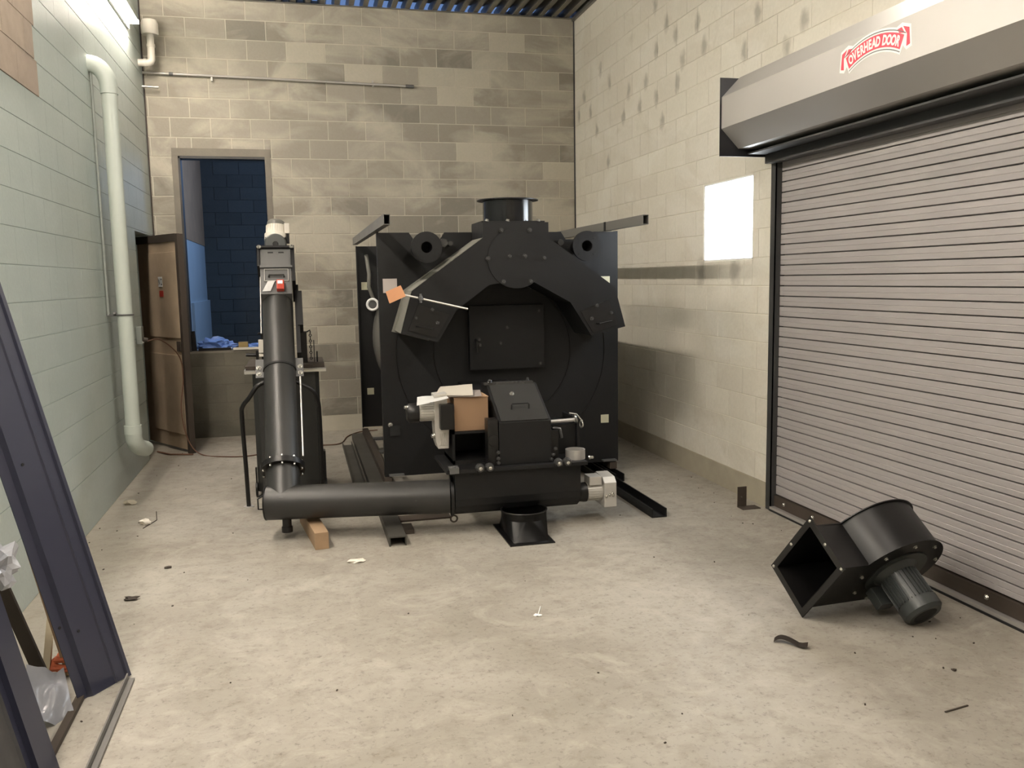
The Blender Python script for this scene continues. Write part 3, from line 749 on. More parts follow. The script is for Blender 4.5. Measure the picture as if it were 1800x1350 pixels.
# floor rails
def rail(x0, x1, y0, y1, h, name, label, open_top=True, mat='railsteel'):
    th = .008
    if open_top: pr = [(x0, 0), (x1, 0), (x1, h), (x1-th, h), (x1-th, th), (x0+th, th), (x0+th, h), (x0, h)]
    else: pr = [(x0, 0), (x0+th, 0), (x0+th, h-th), (x1-th, h-th), (x1-th, 0), (x1, 0), (x1, h), (x0, h)]
    single(B().prism(pr, y0, y1, 'y'), name, mat, label, 'steel channel')
rail(.49, .60, 5.38, 9.3, .063, 'channel_rail', 'long steel channel rail under the left side of the boiler', False)
rail(2.33, 2.44, 5.50, 9.3, .063, 'channel_rail', 'long open steel channel rail sticking out at the boiler right corner', True, 'black')
rail(.37, .47, 7.15, 8.95, .04, 'channel_tray', 'short shallow steel channel lying left of the boiler rail', True)
rail(2.47, 2.55, 6.6, 9.3, .063, 'channel_rail', 'inner steel channel beside the right boiler rail', True, 'black')
single(B().box(.60, .68, 5.62, 5.78, .0, .03).box(.62, .98, 5.92, 6.05, 0, .012), 'steel_scrap', 'brown', 'flat scrap pieces on the floor beside the left rail end', 'scrap')

# thermometer rod and tag
rd = thing('sensor_rod', 'thin steel rod with small knob wired across the left arm of the collector', 'rod', (1, 6.36, 1.52))
B().tube([(.75, 6.37, 1.575), (1.22, 6.36, 1.46)], .008, 8).out('rod', 'galv_b', rd)
B().cyl((.865, 6.35, 1.56), (.875, 6.35, 1.535), .018, n=12).cyl((.87, 6.35, 1.515), (.87, 6.35, 1.58), .009, n=10).out('knob', 'boxgrey', rd)
q = B().prism([(.615, 1.60), (.64, 1.515), (.76, 1.565), (.725, 1.645)], 6.335, 6.338, 'y')
tg = single(q, 'hanging_tag', 'tag', 'orange cardboard tag hanging at the left end of the sensor rod', 'tag')

# ------------------------------------------------------------------ STOKER (burner unit)
st = thing('stoker_unit', 'black stoker feed unit with sloped front hatch below the boiler fire door', 'stoker', (1.4, 5.7, .1))
cp = []
for i in range(9):
    a = math.pi+math.pi*i/8; cp.append((5.60+.125*math.cos(a), .245+.125*math.sin(a)))
cp += [(5.725, .425), (5.475, .425)]
B().prism([(p[0], p[1]) for p in cp], .94, 1.80, 'x').out('trough', 'black', st)
B().box(.88, 1.84, 5.44, 5.98, .425, .450).out('deck_plate', 'black', st, bevel=.003)
B().box(.90, .96, 5.43, 5.50, .43, .468).bolt((.93, 5.45, .468), (0, -.3, 1), .01).out('corner_lug', 'boxgrey', st)
hs = [(5.50, .45), (5.50, .735), (5.87, .945), (6.05, .945), (6.05, .45)]
B().prism(hs, 1.245, 1.605, 'x').out('hatch_body', 'black', st, bevel=.006)
sl = V((0, .37, .21)).normalized(); nn2 = V((0, -sl.z, sl.y))
def SP(x, s, d=0): p = V((x, 5.50, .735))+sl*s+nn2*d; return tuple(p)
q = B(); q._add([SP(1.262, .01, .006), SP(1.588, .01, .006), SP(1.588, .415, .006), SP(1.262, .415, .006), SP(1.262, .01, .0), SP(1.588, .01, 0), SP(1.588, .415, 0), SP(1.262, .415, 0)], [(0, 1, 2, 3), (0, 4, 5, 1), (1, 5, 6, 2), (2, 6, 7, 3), (3, 7, 4, 0)])
lid = q.out('hatch_lid', 'tube', st)
B().tube([SP(1.36, .13, .006), SP(1.36, .14, .035), SP(1.365, .15, .038), SP(1.475, .15, .038), SP(1.48, .14, .035), SP(1.48, .13, .006)], .005, 8).out('lid_handle', 'black_matt', lid)
B().bolt(SP(1.40, .30, .006), nn2, .013, .015).out('lid_bolt', 'bolt', lid)
B().box(1.23, 1.58, 5.86, 5.90, .945, .962).bolt((1.27, 5.87, .962), (0, -.4, 1), .014, .02).bolt((1.55, 5.9, .962), (0, -.3, 1), .009, .02).out('hinge_bar', 'blackbolt', st)
B().box(1.22, 1.63, 6.051, 6.849, .40, .86).out('feed_throat', 'black', st)
q = B()
for x in (1.10, 1.165, 1.635, 1.695): q.lathe((x, 5.455, .455), (x, 5.415, .455), [(0, .030), (.6, .030), (1, .022)], 20)
q.out('roller', 'blackbolt', st)
q = B()
for x in (1.10, 1.165, 1.635, 1.695): q.bolt((x, 5.415, .455), (0, -1, 0), .009, .008)
q.out('roller_bolt', 'bolt', st)
B().cyl((1.205, 5.49, .62), (1.205, 5.58, .62), .035, n=18).box(1.17, 1.24, 5.50, 5.60, .45, .76).box(1.605, 1.66, 5.52, 5.70, .45, .66).out('side_bracket', 'black2', st, bevel=.004)
B().tube([(1.64, 5.60, .655), (1.64, 5.56, .67), (1.68, 5.55, .665), (1.69, 5.55, .60)], .012, 8).out('bracket_hook', 'blackbolt', st)
q = B()
for z in (.50, .54, .47): q.bolt((1.235, 5.49, z), (0, -1, 0), .01, .02); q.bolt((1.615+.02*(z-.5)*20, 5.50, z), (0, -1, 0), .01, .02)
q.out('small_bolt', 'blackbolt', st)
# left support frame
B().box(.955, 1.22, 5.62, 5.98, .45, .475).box(.955, .97, 5.62, 5.98, .45, .67).box(1.21, 1.225, 5.62, 5.98, .45, .67).box(.955, 1.225, 5.62, 5.98, .655, .67).box(.96, 1.22, 5.96, 5.98, .45, .67).out('left_frame', 'black', st)
# right shaft group
B().box(1.66, 1.86, 5.74, 6.05, .45, .66).box(1.85, 1.87, 5.70, 6.05, .50, .70).out('right_box', 'black', st, bevel=.004)
B().cyl((1.64, 5.72, .685), (1.84, 5.72, .69), .014, n=14).out('linkage_shaft', 'galv', st)
B().ring((1.845, 5.72, .695), (1, 0, .3), .028, .007, 20, 6).ring((1.88, 5.70, .66), (1, .3, 0), .022, .006, 18, 6).tube([(1.80, 5.72, .74), (1.85, 5.71, .73), (1.89, 5.7, .68)], .006, 8).out('linkage_ring', 'bolt', st)
q = B().lathe((1.79, 5.56, .45), (1.79, 5.56, .515), [(0, .068), (1, .068), (1, .062), (0, .062)], 30, caps=False); q.out('outlet_ring', 'galv', st)
B().bolt((1.86, 5.47, .47), (.8, -.6, .1), .01, .03).out('clevis_bolt', 'bolt', st)
# junction flange to the horizontal auger and lower lifting eye
q = B().lathe((.945, 5.60, .245), (.925, 5.602, .245), [(0, .10), (0, .135), (1, .135), (1, .10)], 36, caps=False); q.out('end_flange', 'black2', st)
B().ring((.94, 5.56, .098), (0, 1, 0), .022, .006, 18, 6).out('lifting_eye', 'brown', st)

# stoker upper-left drive
mo = thing('drive_motor', 'silver gear motor with black end cap beside the cardboard box on the stoker', 'motor', (.85, 5.72, .5))
B().lathe((.745, 5.72, .80), (.665, 5.72, .80), [(0, .066), (.2, .066), (.8, .064), (1, .05)], 28).out('fan_cover', 'black2', mo)
B().bolt((.668, 5.70, .84), (-1, -.3, .2), .012, .02).out('cap_screw', 'bolt', mo)
q = B().cyl((.745, 5.72, .80), (.86, 5.72, .80), .056, n=28)
for k in range(20):
    a = 2*math.pi*k/20; c_, s_ = math.cos(a), math.sin(a)
    q.quadbar((.755, 5.72+.058*c_, .80+.058*s_), (.852, 5.72+.058*c_, .80+.058*s_), .010, .004, (0, c_, s_))
q.out('finned_body', 'alum', mo)
B().prism([(.845, .92), (.93, .93), (.94, .68), (.935, .555), (.865, .555), (.85, .60), (.845, .70)], 5.66, 5.80, 'y').out('gearbox', 'alum', mo, bevel=.005)
q = B()
for k in range(5): q.box(.875+k*.012, .881+k*.012, 5.654, 5.66, .58, .66)
q.out('gearbox_rib', 'alum', mo)
B().bolt((.845, 5.70, .64), (-1, -.4, 0), .016, .02).out('grease_plug', 'bolt', mo)
B().box(.875, .97, 5.60, 5.70, .69, .86).out('terminal_box', 'black2', mo, bevel=.012)
B().cyl((.94, 5.73, .72), (.99, 5.73, .72), .03).out('output_shaft', 'black2', mo)
# cardboard box and papers
cb = thing('cardboard_box', 'open brown cardboard box standing on the stoker frame left of the hatch', 'box', (1.09, 5.8, .67))
B().box(.975, 1.205, 5.64, 5.95, .6715, .895).out('carton', 'card', cb, bevel=.002)
B().box(.972, 1.208, 5.637, 5.953, .893, .899).out('top_flap', 'card', cb)
def sheet(pts, name, mat, label, cat, th=.003, grp=None, sub=6, amp=.006, seed=1):
    q = B(); a, b_, c_, d_ = map(V, pts); vs = []; fs = []
    for i in range(sub+1):
        for j in range(sub+1):
            u, v = i/sub, j/sub; p = a*(1-u)*(1-v)+b_*u*(1-v)+c_*u*v+d_*(1-u)*v
            p.z += amp*noise.noise(V((u*2.2+seed, v*2.2, seed))); vs.append(p)
    for i in range(sub):
        for j in range(sub):
            k = i*(sub+1)+j; fs.append((k, k+1, k+sub+2, k+sub+1))
    q._add(vs, fs, True); bmesh.ops.solidify(q.bm, geom=q.bm.faces[:], thickness=th)
    return single(q, name, mat, label, cat, grp)
sheet([(.85, 5.66, .918), (1.10, 5.62, .912), (1.15, 5.90, .955), (.93, 5.92, .945)], 'paper_stack', 'paper', 'pale folded papers lying across the top of the cardboard box', 'paper', .010)
sheet([(.93, 5.63, .905), (1.16, 5.62, .904), (1.20, 5.88, .915), (.99, 5.9, .915)], 'manila_envelope', 'pinkpaper', 'tan envelope under the pale papers on the cardboard box', 'envelope', .005, seed=4)
sheet([(.72, 5.60, .865), (.93, 5.58, .905), (.93, 5.72, .915), (.74, 5.72, .905)], 'white_paper', 'logowhite', 'white folded paper resting on the silver gear motor', 'paper', .004, seed=7)

# lower-right motor
m2 = thing('auger_motor', 'silver gear motor on the right end of the feed trough near the floor', 'motor', (1.95, 5.6, .1))
B().lathe((1.875, 5.60, .20), (1.795, 5.60, .20), [(0, .068), (.3, .068), (.8, .062), (1, .045)], 28).out('fan_cover', 'black2', m2)
q = B().cyl((1.875, 5.60, .20), (1.985, 5.60, .20), .060, n=28)
for k in range(22):
    a = 2*math.pi*k/22; c_, s_ = math.cos(a), math.sin(a)
    q.quadbar((1.88, 5.60+.062*c_, .20+.062*s_), (1.98, 5.60+.062*c_, .20+.062*s_), .009, .004, (0, c_, s_))
q.out('finned_body', 'alum', m2)
B().prism([(5.52, .10), (5.52, .27), (5.56, .305), (5.70, .315), (5.76, .28), (5.76, .10)], 1.985, 2.075, 'x').out('gearbox', 'alum', m2, bevel=.006)
q = B()
for x, z in ((2.0, .175), (2.025, .185), (2.05, .18), (2.045, .195)): q.bolt((x, 5.52, z), (0, -1, 0), .008, .008)
q.out('gearbox_screw', 'bolt', m2)
B().box(1.885, 1.975, 5.54, 5.66, .255, .315).out('terminal_box', 'alum', m2, bevel=.008)

# ------------------------------------------------------------------ AUGER
au = thing('auger_conveyor', 'charcoal auger conveyor: low horizontal tube with an inclined tube and top motor', 'auger', (-.155, 5.78, .1))
R1 = .112
B().cyl((-.16, 5.78, .24), (.925, 5.602, .242), R1, n=40).out('horizontal_tube', 'tube', au)
AX = V((-.155, 5.78, .24)); AD = V((0, .648, .762)).normalized(); AN = V((0, -.762, .648)).normalized()
def AP(s, x=0, n_=0): return tuple(AX+AD*s+V((x, 0, 0))+AN*n_)
# elbow: short inclined stub with end cap
B().cyl(AP(-.02), AP(.26), R1, n=40).out('inclined_stub', 'tube', au)
hv = V((-1.0, .16, 0)).normalized()
B().lathe(V((-.155, 5.78, .24)), V((-.155, 5.78, .24))+hv*.112, [(0, R1), (.9, R1), (1, R1*.98)], 40).out('elbow_end', 'tube', au)
B().ring(V((-.155, 5.78, .24))+hv*.112, hv, R1*.97, .006, 40, 6).out('end_cap_rim', 'black2', au)
q = B().lathe(AP(.235), AP(.275), [(0, R1), (0, R1+.035), (1, R1+.035), (1, R1)], 44, caps=False); q.out('tube_flange', 'black2', au)
q = B()
for k in range(10):
    a = 2*math.pi*k/10+.3; x, y = (R1+.02)*math.cos(a), (R1+.02)*math.sin(a); q.cyl(AP(.22, x, y), AP(.29, x, y), .007, n=8)
q.out('flange_bolt', 'bolt', au)
B().cyl(AP(.26), AP(1.75), R1, n=40).out('inclined_tube', 'tube', au)
q = B().lathe(AP(1.05), AP(1.065), [(0, R1), (0, R1+.006), (1, R1+.006), (1, R1)], 40, caps=False); q.out('clamp_seam', 'black_matt', au)
B().tube([(-.27, 5.78, .30), (-.29, 5.74, .30), (-.315, 5.72, .29), (-.315, 5.73, .22), (-.28, 5.76, .21)], .005, 8).out('wire_handle', 'black_matt', au)
B().cyl((-.14, 5.75, .14), (-.14, 5.75, .055), .030, n=20).cyl((-.14, 5.75, .085), (-.14, 5.75, .05), .036, n=20).out('drain_stub', 'black2', au)
# clamp brackets with bright bolts
for s in (-1, 1):
    x = s*(R1+.028)
    q = B(); a, b_ = V(AP(1.0, x)), V(AP(1.16, x)); q.quadbar(a, b_, .055, .012, AN); q.out('clamp_bracket', 'boxgrey', au)
    q = B()
    for ss in (1.03, 1.085): q.bolt(V(AP(ss, x+.005*s, .006)), AN, .014, .015)
    q.out('bracket_bolt', 'bolt', au)
# legs
def leg(pts, foot):
    q = B().tube(pts, .016, 14, sm=5); lg_ = q.out('leg', 'black2', au)
    if foot: B().lathe(V(pts[-1]), V(pts[-1])+V((0, 0, .008)), [(0, .038), (1, .038)], 24).out('foot_disc', 'galv', lg_)
leg([AP(.98, -R1+.01, -.02), AP(.95, -R1-.05, -.03), (-.375, 6.42, .865), (-.425, 6.46, .80), (-.437, 6.50, .72), (-.435, 6.6, .35), (-.435, 6.69, .0)], True)
leg([AP(.98, R1-.01, -.02), AP(.95, R1+.04, -.03), (.065, 6.42, .90), (.10, 6.46, .82), (.112, 6.50, .72), (.115, 6.6, .35), (.115, 6.69, .0)], True)
# right-hand cable channel and thin rods
B().quadbar(AP(1.2, R1+.03, -.02), AP(1.85, R1+.03, -.02), .03, .08, AN).out('cable_channel', 'black', au)
B().quadbar(AP(1.45, R1+.05, -.02), AP(1.78, R1+.05, -.02), .04, .10, AN).out('channel_cover', 'black_matt', au)
B().tube([AP(.34, R1+.025), AP(1.0, R1+.03)], .006, 8).out('guide_rod', 'galv', au)
B().tube([AP(1.4, -R1-.012), AP(1.95, -R1-.012)], .005, 8).out('guide_rod', 'galv', au)
# head box
def abox(b, x0, x1, s0, s1, n0, n1):
    vs = [AP(s, x, n_) for n_ in (n0, n1) for s in (s0, s1) for x in (x0, x1)]
    return b._add(vs, [(0, 2, 3, 1), (4, 5, 7, 6), (0, 1, 5, 4), (2, 6, 7, 3), (0, 4, 6, 2), (1, 3, 7, 5)])
hb = abox(B(), -.118, .112, 1.68, 2.13, -.115, .118).out('head_box', 'boxgrey', au, bevel=.004)
abox(B(), -.145, .14, 2.13, 2.15, -.14, .14).out('head_flange', 'black', au)
abox(abox(B(), -.14, -.12, 1.95, 2.14, -.13, .13), .115, .14, 1.80, 2.14, -.13, .125).out('side_rail', 'black', au)
q = B()
for x in (-.125, .12): q.bolt(V(AP(2.135, x, .14)), AN, .013, .012)
q.out('flange_bolt', 'bolt', au)
abox(B(), -.122, .12, 1.93, 1.95, .118, .135).out('head_lip', 'boxgrey', hb)
abox(B(), -.095, .10, 1.96, 2.10, .118, .124).out('upper_panel', 'boxgrey', hb)
abox(abox(abox(abox(B(), -.09, .09, 1.80, 1.805, .118, .128), -.09, .09, 1.915, 1.92, .118, .128), -.09, -.085, 1.80, 1.92, .118, .128), .085, .09, 1.80, 1.92, .118, .128).out('hatch_rim', 'galv', hb)
B().tube([AP(1.845, -.055, .12), AP(1.85, -.055, .14), AP(1.85, .055, .14), AP(1.845, .055, .12)], .008, 8).out('hatch_handle', 'tube', hb)
abox(abox(B(), -.06, -.02, 2.085, 2.093, .122, .128), .02, .06, 2.085, 2.093, .122, .128).out('slot', 'black_matt', hb)
lk = abox(B(), .0, .055, 1.70, 1.79, .118, .155).out('switch_body', 'red', au, bevel=.006)
abox(B(), .008, .045, 1.745, 1.775, .155, .162).out('switch_label', 'logowhite', lk)
q = B(); q._add([AP(1.70, -.105, .125), AP(1.70, -.045, .13), AP(1.80, -.01, .13), AP(1.80, -.065, .125)], [(0, 1, 2, 3)]); bmesh.ops.solidify(q.bm, geom=q.bm.faces[:], thickness=.002)
single(q, 'white_tag', 'logowhite', 'small white paper tag on the auger head beside the red switch', 'tag')
# gearbox and motor on top
c0 = V(AP(2.23, 0, .0))
abox(B(), -.085, .085, 2.15, 2.32, -.08, .06).out('gearbox', 'black', au, bevel=.02)
q = B(); a = V(AP(2.235, 0, .05)); cdir = V((0, -1, .12)).normalized()
q.lathe(a, a+cdir*.06, [(0, .085), (.7, .085), (1, .075)], 32); gb = q.out('gearbox_cover', 'motorgrey', au)
B().lathe(a+cdir*.06, a+cdir*.066, [(0, .022), (1, .018)], 20).out('shaft_bore', 'black_matt', gb)
mb0 = V((-.155, 7.28, 2.01)); mb1 = V((-.148, 7.31, 2.135))
q = B().lathe(mb0, mb1, [(0, .088), (.42, .088), (.47, .078), (1, .070)], 32)
for k in range(26):
    an = 2*math.pi*k/26; o_ = V((math.cos(an), math.sin(an)*.98, -.22*math.sin(an)))*.075
    q.quadbar(mb0.lerp(mb1, .48)+o_, mb0.lerp(mb1, .98)+o_, .006, .006, o_)
q.out('finned_motor', 'white_al', au)
mb2 = mb1+(mb1-mb0).normalized()*.05
B().lathe(mb1, mb2, [(0, .072), (.55, .068), (.85, .05), (1, .025)], 30).out('motor_cap', 'shell', au)
B().box(-.085, -.045, 7.24, 7.32, 2.07, 2.15).out('terminal_box', 'white_al', au, bevel=.004)
B().box(-.07, -.048, 7.235, 7.30, 1.99, 2.065).out('terminal_gland', 'black_matt', au)
# small things under the horizontal tube
wd = single(B().quadbar((.075, 5.45, .055), (-.02, 6.15, .055), .085, .108, (0, 0, 1)), 'wood_block', 'wood', 'short lumber block on the floor propping the low auger tube', 'wood block')

# ------------------------------------------------------------------ ash bin behind the auger
an_ = thing('ash_bin', 'tall charcoal bin with flanged lid standing behind the inclined auger tube', 'bin', (-.13, 7.25, 0))
B().prism([(-.375+.04, 6.95), (.10-.0, 6.95), (.13, 6.99), (.13, 7.46), (.10, 7.5), (-.34, 7.5), (-.375, 7.46), (-.375, 6.99)], .045, .985, 'z').out('body', 'tube', an_, bevel=.004)
B().box(-.43, .185, 6.90, 7.55, .985, 1.005).out('rim', 'galv_b', an_, bevel=.003)
B().box(-.42, .175, 6.91, 7.54, 1.017, 1.045).out('lid', 'brown', an_, bevel=.003)
B().box(-.43, .185, 6.90, 7.55, 1.008, 1.014).out('gasket', 'galv', an_)
B().tube([(-.42, 7.1, 1.12), (-.3, 7.1, 1.115), (-.22, 7.1, 1.10)], .014, 8).box(-.345, -.325, 7.08, 7.12, 1.045, 1.15).out('lid_clamp', 'black2', an_)
B().box(-.30, -.20, 7.05, 7.25, 1.045, 1.28).box(-.32, -.20, 7.03, 7.10, 1.28, 1.295).out('coupling_box', 'black', an_, bevel=.004)
B().box(-.318, -.27, 7.0, 7.06, 1.14, 1.24).box(-.318, -.27, 7.0, 7.06, 1.11, 1.13).out('pale_bracket', 'white_al', an_)
B().box(.0, .05, 7.05, 7.15, 1.045, 1.29).box(.10, .107, 7.1, 7.107, 1.045, 1.22).cyl((.125, 7.1, 1.045), (.125, 7.1, 1.13), .006).out('lid_post', 'black2', an_)
q = B()
for k in range(10):
    z = 1.075+k*.023; q.ring((.078, 7.1, z), (1, 0, 0) if k % 2 else (0, 1, 0), .009, .0035, 12, 5)
q.tube([(.05, 7.1, 1.285), (.078, 7.1, 1.30), (.08, 7.1, 1.28)], .006, 6)
q.out('chain', 'black2', an_)
for x in (-.395, .14):
    for y in (7.0, 7.42):
        q = B().lathe((x, y, .06), (x+.018, y, .06), [(0, .05), (.2, .06), (.8, .06), (1, .05)], 24); q.out('wheel', 'black2', an_)
B().box(-.39, -.378, 6.98, 7.0, .1, .24).box(.133, .155, 6.96, 7.06, .12, .34).out('side_latch', 'black2', an_)

# ------------------------------------------------------------------ square-to-round duct boot on the floor
bt = thing('duct_boot', 'black square to round duct boot sitting on the floor before the stoker', 'duct boot', (1.38, 5.4, 0))
rx0, rx1, ry0, ry1 = 1.225, 1.52, 5.15, 5.66
fl_ = B(); fl_.prism([(rx0, ry0), (rx1, ry0), (rx1, ry1), (rx0, ry1)], 0, .008, 'z'); fl_.out('base_flange', 'black2', bt)
q = B(); n3 = 48; ctr = V((1.385, 5.42, 0)); top, mid, botv = [], [], []
ix0, ix1, iy0, iy1 = rx0+.035, rx1-.035, ry0+.04, ry1-.04
for k in range(n3):
    a = 2*math.pi*k/n3; c_, s_ = math.cos(a), math.sin(a)
    top.append(q.bm.verts.new((ctr.x+.150*c_, ctr.y+.150*s_, .115)))
    botv.append(q.bm.verts.new((ctr.x+.150*c_, ctr.y+.150*s_, .165)))
cor = [q.bm.verts.new(p) for p in ((ix1, iy1, .008), (ix0, iy1, .008), (ix0, iy0, .008), (ix1, iy0, .008))]
for k in range(n3):
    j = (k+1) % n3; c4 = cor[int(k/(n3/4)) % 4]
    q.bm.faces.new((c4, top[j], top[k])).smooth = True
    q.bm.faces.new((top[k], top[j], botv[j], botv[k])).smooth = True
for m in range(4): q.bm.faces.new((cor[m], cor[(m+1) % 4], top[((m+1)*n3//4) % n3])).smooth = False
bmesh.ops.solidify(q.bm, geom=q.bm.faces[:], thickness=.003)
q.out('transition', 'black2', bt)
B().ring((1.385, 5.42, .165), (0, 0, 1), .152, .005, 48, 6).out('rolled_rim', 'black2', bt)

# ------------------------------------------------------------------ centrifugal fan on its side
FP = V((2.32525, 3.62702, .004))
fa = V((.1078, -.7766, -.6207)).normalized(); fc = V((.98404, .17226, -.04454)).normalized(); fb = fa.cross(fc).normalized()
if fb.z < 0: fb = -fb
fc = (fc-fa*fc.dot(fa)).normalized()
TF = Matrix(((fa.x, fb.x, fc.x, FP.x), (fa.y, fb.y, fc.y, FP.y), (fa.z, fb.z, fc.z, FP.z), (0, 0, 0, 1)))
# local frame: X = axis towards the motor (0 near plane, -La far), Y = up the outlet, Z = into the fan
La, Lb = .3075, .4047
fn = thing('centrifugal_fan', 'black centrifugal blower with square outlet lying tipped over on the floor', 'fan', mat=TF)
def FB(): return B(TF)
q = FB(); w_ = .034
for x0, x1, y0, y1 in ((-La, 0, 0, w_), (-La, 0, Lb-w_, Lb), (-La, -La+w_, w_, Lb-w_), (-w_, 0, w_, Lb-w_)): q.box(x0, x1, y0, y1, 0, .008)
q.out('outlet_flange', 'black2', fn)
q = FB()
for x, y in ((-La+.015, .015), (-La+.015, Lb-.015), (-.015, Lb-.015), (-La/2, Lb-.015), (-La+.015, Lb/2)): q.bolt((x, y, 0), (0, 0, -1), .006, .006)
q.out('flange_bolt', 'bolt', fn)
# scroll outline in (Z,Y): duct from outlet then spiral
cz_, cy_ = .448, .262
def scroll(rr0, rr1, m=40):
    pts = []
    for i in range(m+1):
        t = i/m; a = math.radians(-90+300*t)      # from bottom, forward (+Z) and up, around to the outlet top
        r_ = rr0+(rr1-rr0)*t
        pts.append((cz_+r_*math.cos(a), cy_+r_*math.sin(a)))
    return pts
# bottom tangent: outlet floor at y=w_, spiral bottom at cy-rr0
sp = [(.0, w_)]+[p for p in scroll(cy_-.036, .266, 40) if not (p[0] < cz_-.12 and p[1] < Lb-w_-.02)]
while sp[-1][1] < Lb-w_-.04 and len(sp) > 10: sp.pop()
sp.append((.0, Lb-w_))
x0, x1 = -La+w_, -w_
th = .004
q = FB(); n4 = len(sp)
va = [q.bm.verts.new(TF @ V((x0, p[1], p[0]))) for p in sp]; vb = [q.bm.verts.new(TF @ V((x1, p[1], p[0]))) for p in sp]
for i in range(n4-1):
    f = q.bm.faces.new((va[i], va[i+1], vb[i+1], vb[i])); f.smooth = True
q.out('scroll_wrap', 'black2', fn)
def offp(p, d):
    return (cz_+(p[0]-cz_)*(1+d), cy_+(p[1]-cy_)*(1+d)) if p[0] > .16 else p
for nm, xa, xb in (('side_plate', x1, x1+.005), ('side_plate', x0-.005, x0)):
    q = FB(); q.prism([(offp(p, .045)[1], offp(p, .045)[0]) for p in sp], xa, xb, 'x')
    q.out(nm, 'black2', fn)
q = FB()
for k in range(9):
    a = math.radians(-60+40*k); q.bolt((x1+.005, cy_+.222*math.sin(a), cz_+.222*math.cos(a)), (1, 0, 0), .008, .01)
q.out('plate_bolt', 'bolt', fn)
q = FB(); q.lathe((x1+.005, cy_, cz_), (x1+.012, cy_, cz_), [(0, .165), (1, .165)], 40); q.out('motor_plate', 'motorgrey', fn)
cy_ += .01; cz_ -= .015; q = FB(); q.lathe((x1+.012, cy_, cz_), (x1+.255, cy_, cz_), [(0, .115), (.06, .1), (.12, .085), (.72, .085), (.73, .098), (.93, .096), (1, .08)], 36)
mm = q.out('fan_motor', 'motorgrey', fn)
q = FB()
for k in range(28):
    a = 2*math.pi*k/28; c_, s_ = math.cos(a), math.sin(a)
    q.quadbar((x1+.04, cy_+.088*c_, cz_+.088*s_), (x1+.18, cy_+.088*c_, cz_+.088*s_), .004, .012, (0, c_, s_))
q.out('cooling_fin', 'motorgrey', mm)
q = FB(); q.box(x1+.03, x1+.13, cy_-.13, cy_-.08, cz_-.12, cz_-.03); q.out('terminal_box', 'motorgrey', mm, bevel=.006)
q = FB(); q.lathe((x1+.255, cy_, cz_), (x1+.257, cy_, cz_), [(0, .06), (1, .055)], 24); q.out('fan_grille', 'black_matt', mm)
# impeller inside
cy_ -= .01; cz_ += .015
q = FB()
for k in range(16):
    a = 2*math.pi*k/16; q.quadbar((x0+.02, cy_+.13*math.sin(a), cz_+.13*math.cos(a)), (x1-.02, cy_+.13*math.sin(a), cz_+.13*math.cos(a)), .004, .04, (0, math.sin(a+.6), math.cos(a+.6)))
q.out('impeller', 'black_matt', fn)

# ------------------------------------------------------------------ leaning panels, battens, clutter at left
def lean(name, label, p0, wdir, prof, slope, length, mat, cat='panel'):
    """p0: floor point; wdir: unit horizontal width direction; leans to -X with slope dx/dz"""
    ax = V((slope, 0, 1)).normalized(); wd_ = V(wdir).normalized(); nrm = wd_.cross(ax).normalized()
    if nrm.y > 0: nrm = -nrm
    q = B(); vs = []
    zs = 0
    for L_ in (0, length):
        for (u, v) in prof: vs.append(V(p0)+wd_*u+nrm*v+ax*L_)
    n_ = len(prof); q._add(vs, [tuple(range(n_))[::-1], tuple(range(n_, 2*n_))]+[(i, (i+1) % n_, n_+(i+1) % n_, n_+i) for i in range(n_)])
    return q
wdA = (.11, .165, 0)
outer = [(-.055, -.02), (-.012, -.02), (0, 0), (.118, 0), (.124, .006), (.130, 0), (.176, 0), (.182, .010), (.198, .010)]
prA = outer+[(.198, -.03), (.194, -.03), (.194, .006), (.184, .006), (.176, -.004), (.0, -.004), (-.014, -.024), (-.055, -.024)]
q = lean('a', '', (-.892, 3.70, .006), wdA, prA, -.222, 2.3, 'bluegrey')
pa = thing('leaning_channel', 'tall blue-grey ribbed steel panel leaning against the left wall', 'panel', (-.84, 3.78, 0))
q.out('profile', 'bluegrey', pa)
q = B()
axA = V((-.222, 0, 1)).normalized(); wA = V(wdA).normalized(); nA = wA.cross(axA).normalized(); nA = -nA if nA.y > 0 else nA
for u, s_ in ((.03, .28), (.035, 1.0), (-.03, .32), (.04, 1.75)):
    p = V((-.892, 3.70, .006))+wA*u+axA*s_+nA*(.001 if u > 0 else -.019); q.lathe(p, p+nA*.002, [(0, .006), (1, .006)], 12)
q.out('screw_hole', 'black_matt', pa)
prB = [(0, 0), (.035, 0), (.035, .02), (.13, .02), (.155, .0), (.19, 0), (.19, -.03), (.186, -.03), (.186, -.004), (0, -.004)]
q = lean('b', '', (-.90, 2.94, .004), (.12, .98, 0), prB, -.21, 2.6, 'bluegrey')
single(q, 'leaning_channel', 'bluegrey', 'blue-grey flanged steel panel leaning nearer the camera at lower left', 'panel')
q = lean('c', '', (-.86, 2.20, .004), (-.06, .99, 0), [(0, 0), (.70, 0), (.715, .012), (.73, .012), (.73, -.012), (.715, -.006), (0, -.006)], -.21, 2.5, 'darkpanel')
single(q, 'leaning_sheet', 'darkpanel', 'dark grey sheet panel leaning at the extreme lower left', 'panel')
single(B().quadbar((-1.035, 3.95, .012), (-1.43, 3.95, 1.98), .028, .05, (0, 1, 0)), 'wood_batten', 'wood', 'long brown batten leaning behind the tall blue-grey panel', 'batten')
single(B().quadbar((-1.125, 3.92, .02), (-1.115, 4.03, .25), .028, .024, (0, 1, 0)), 'pale_batten', 'woodpale', 'short pale stick tip standing beside the orange rope bundle', 'stick')
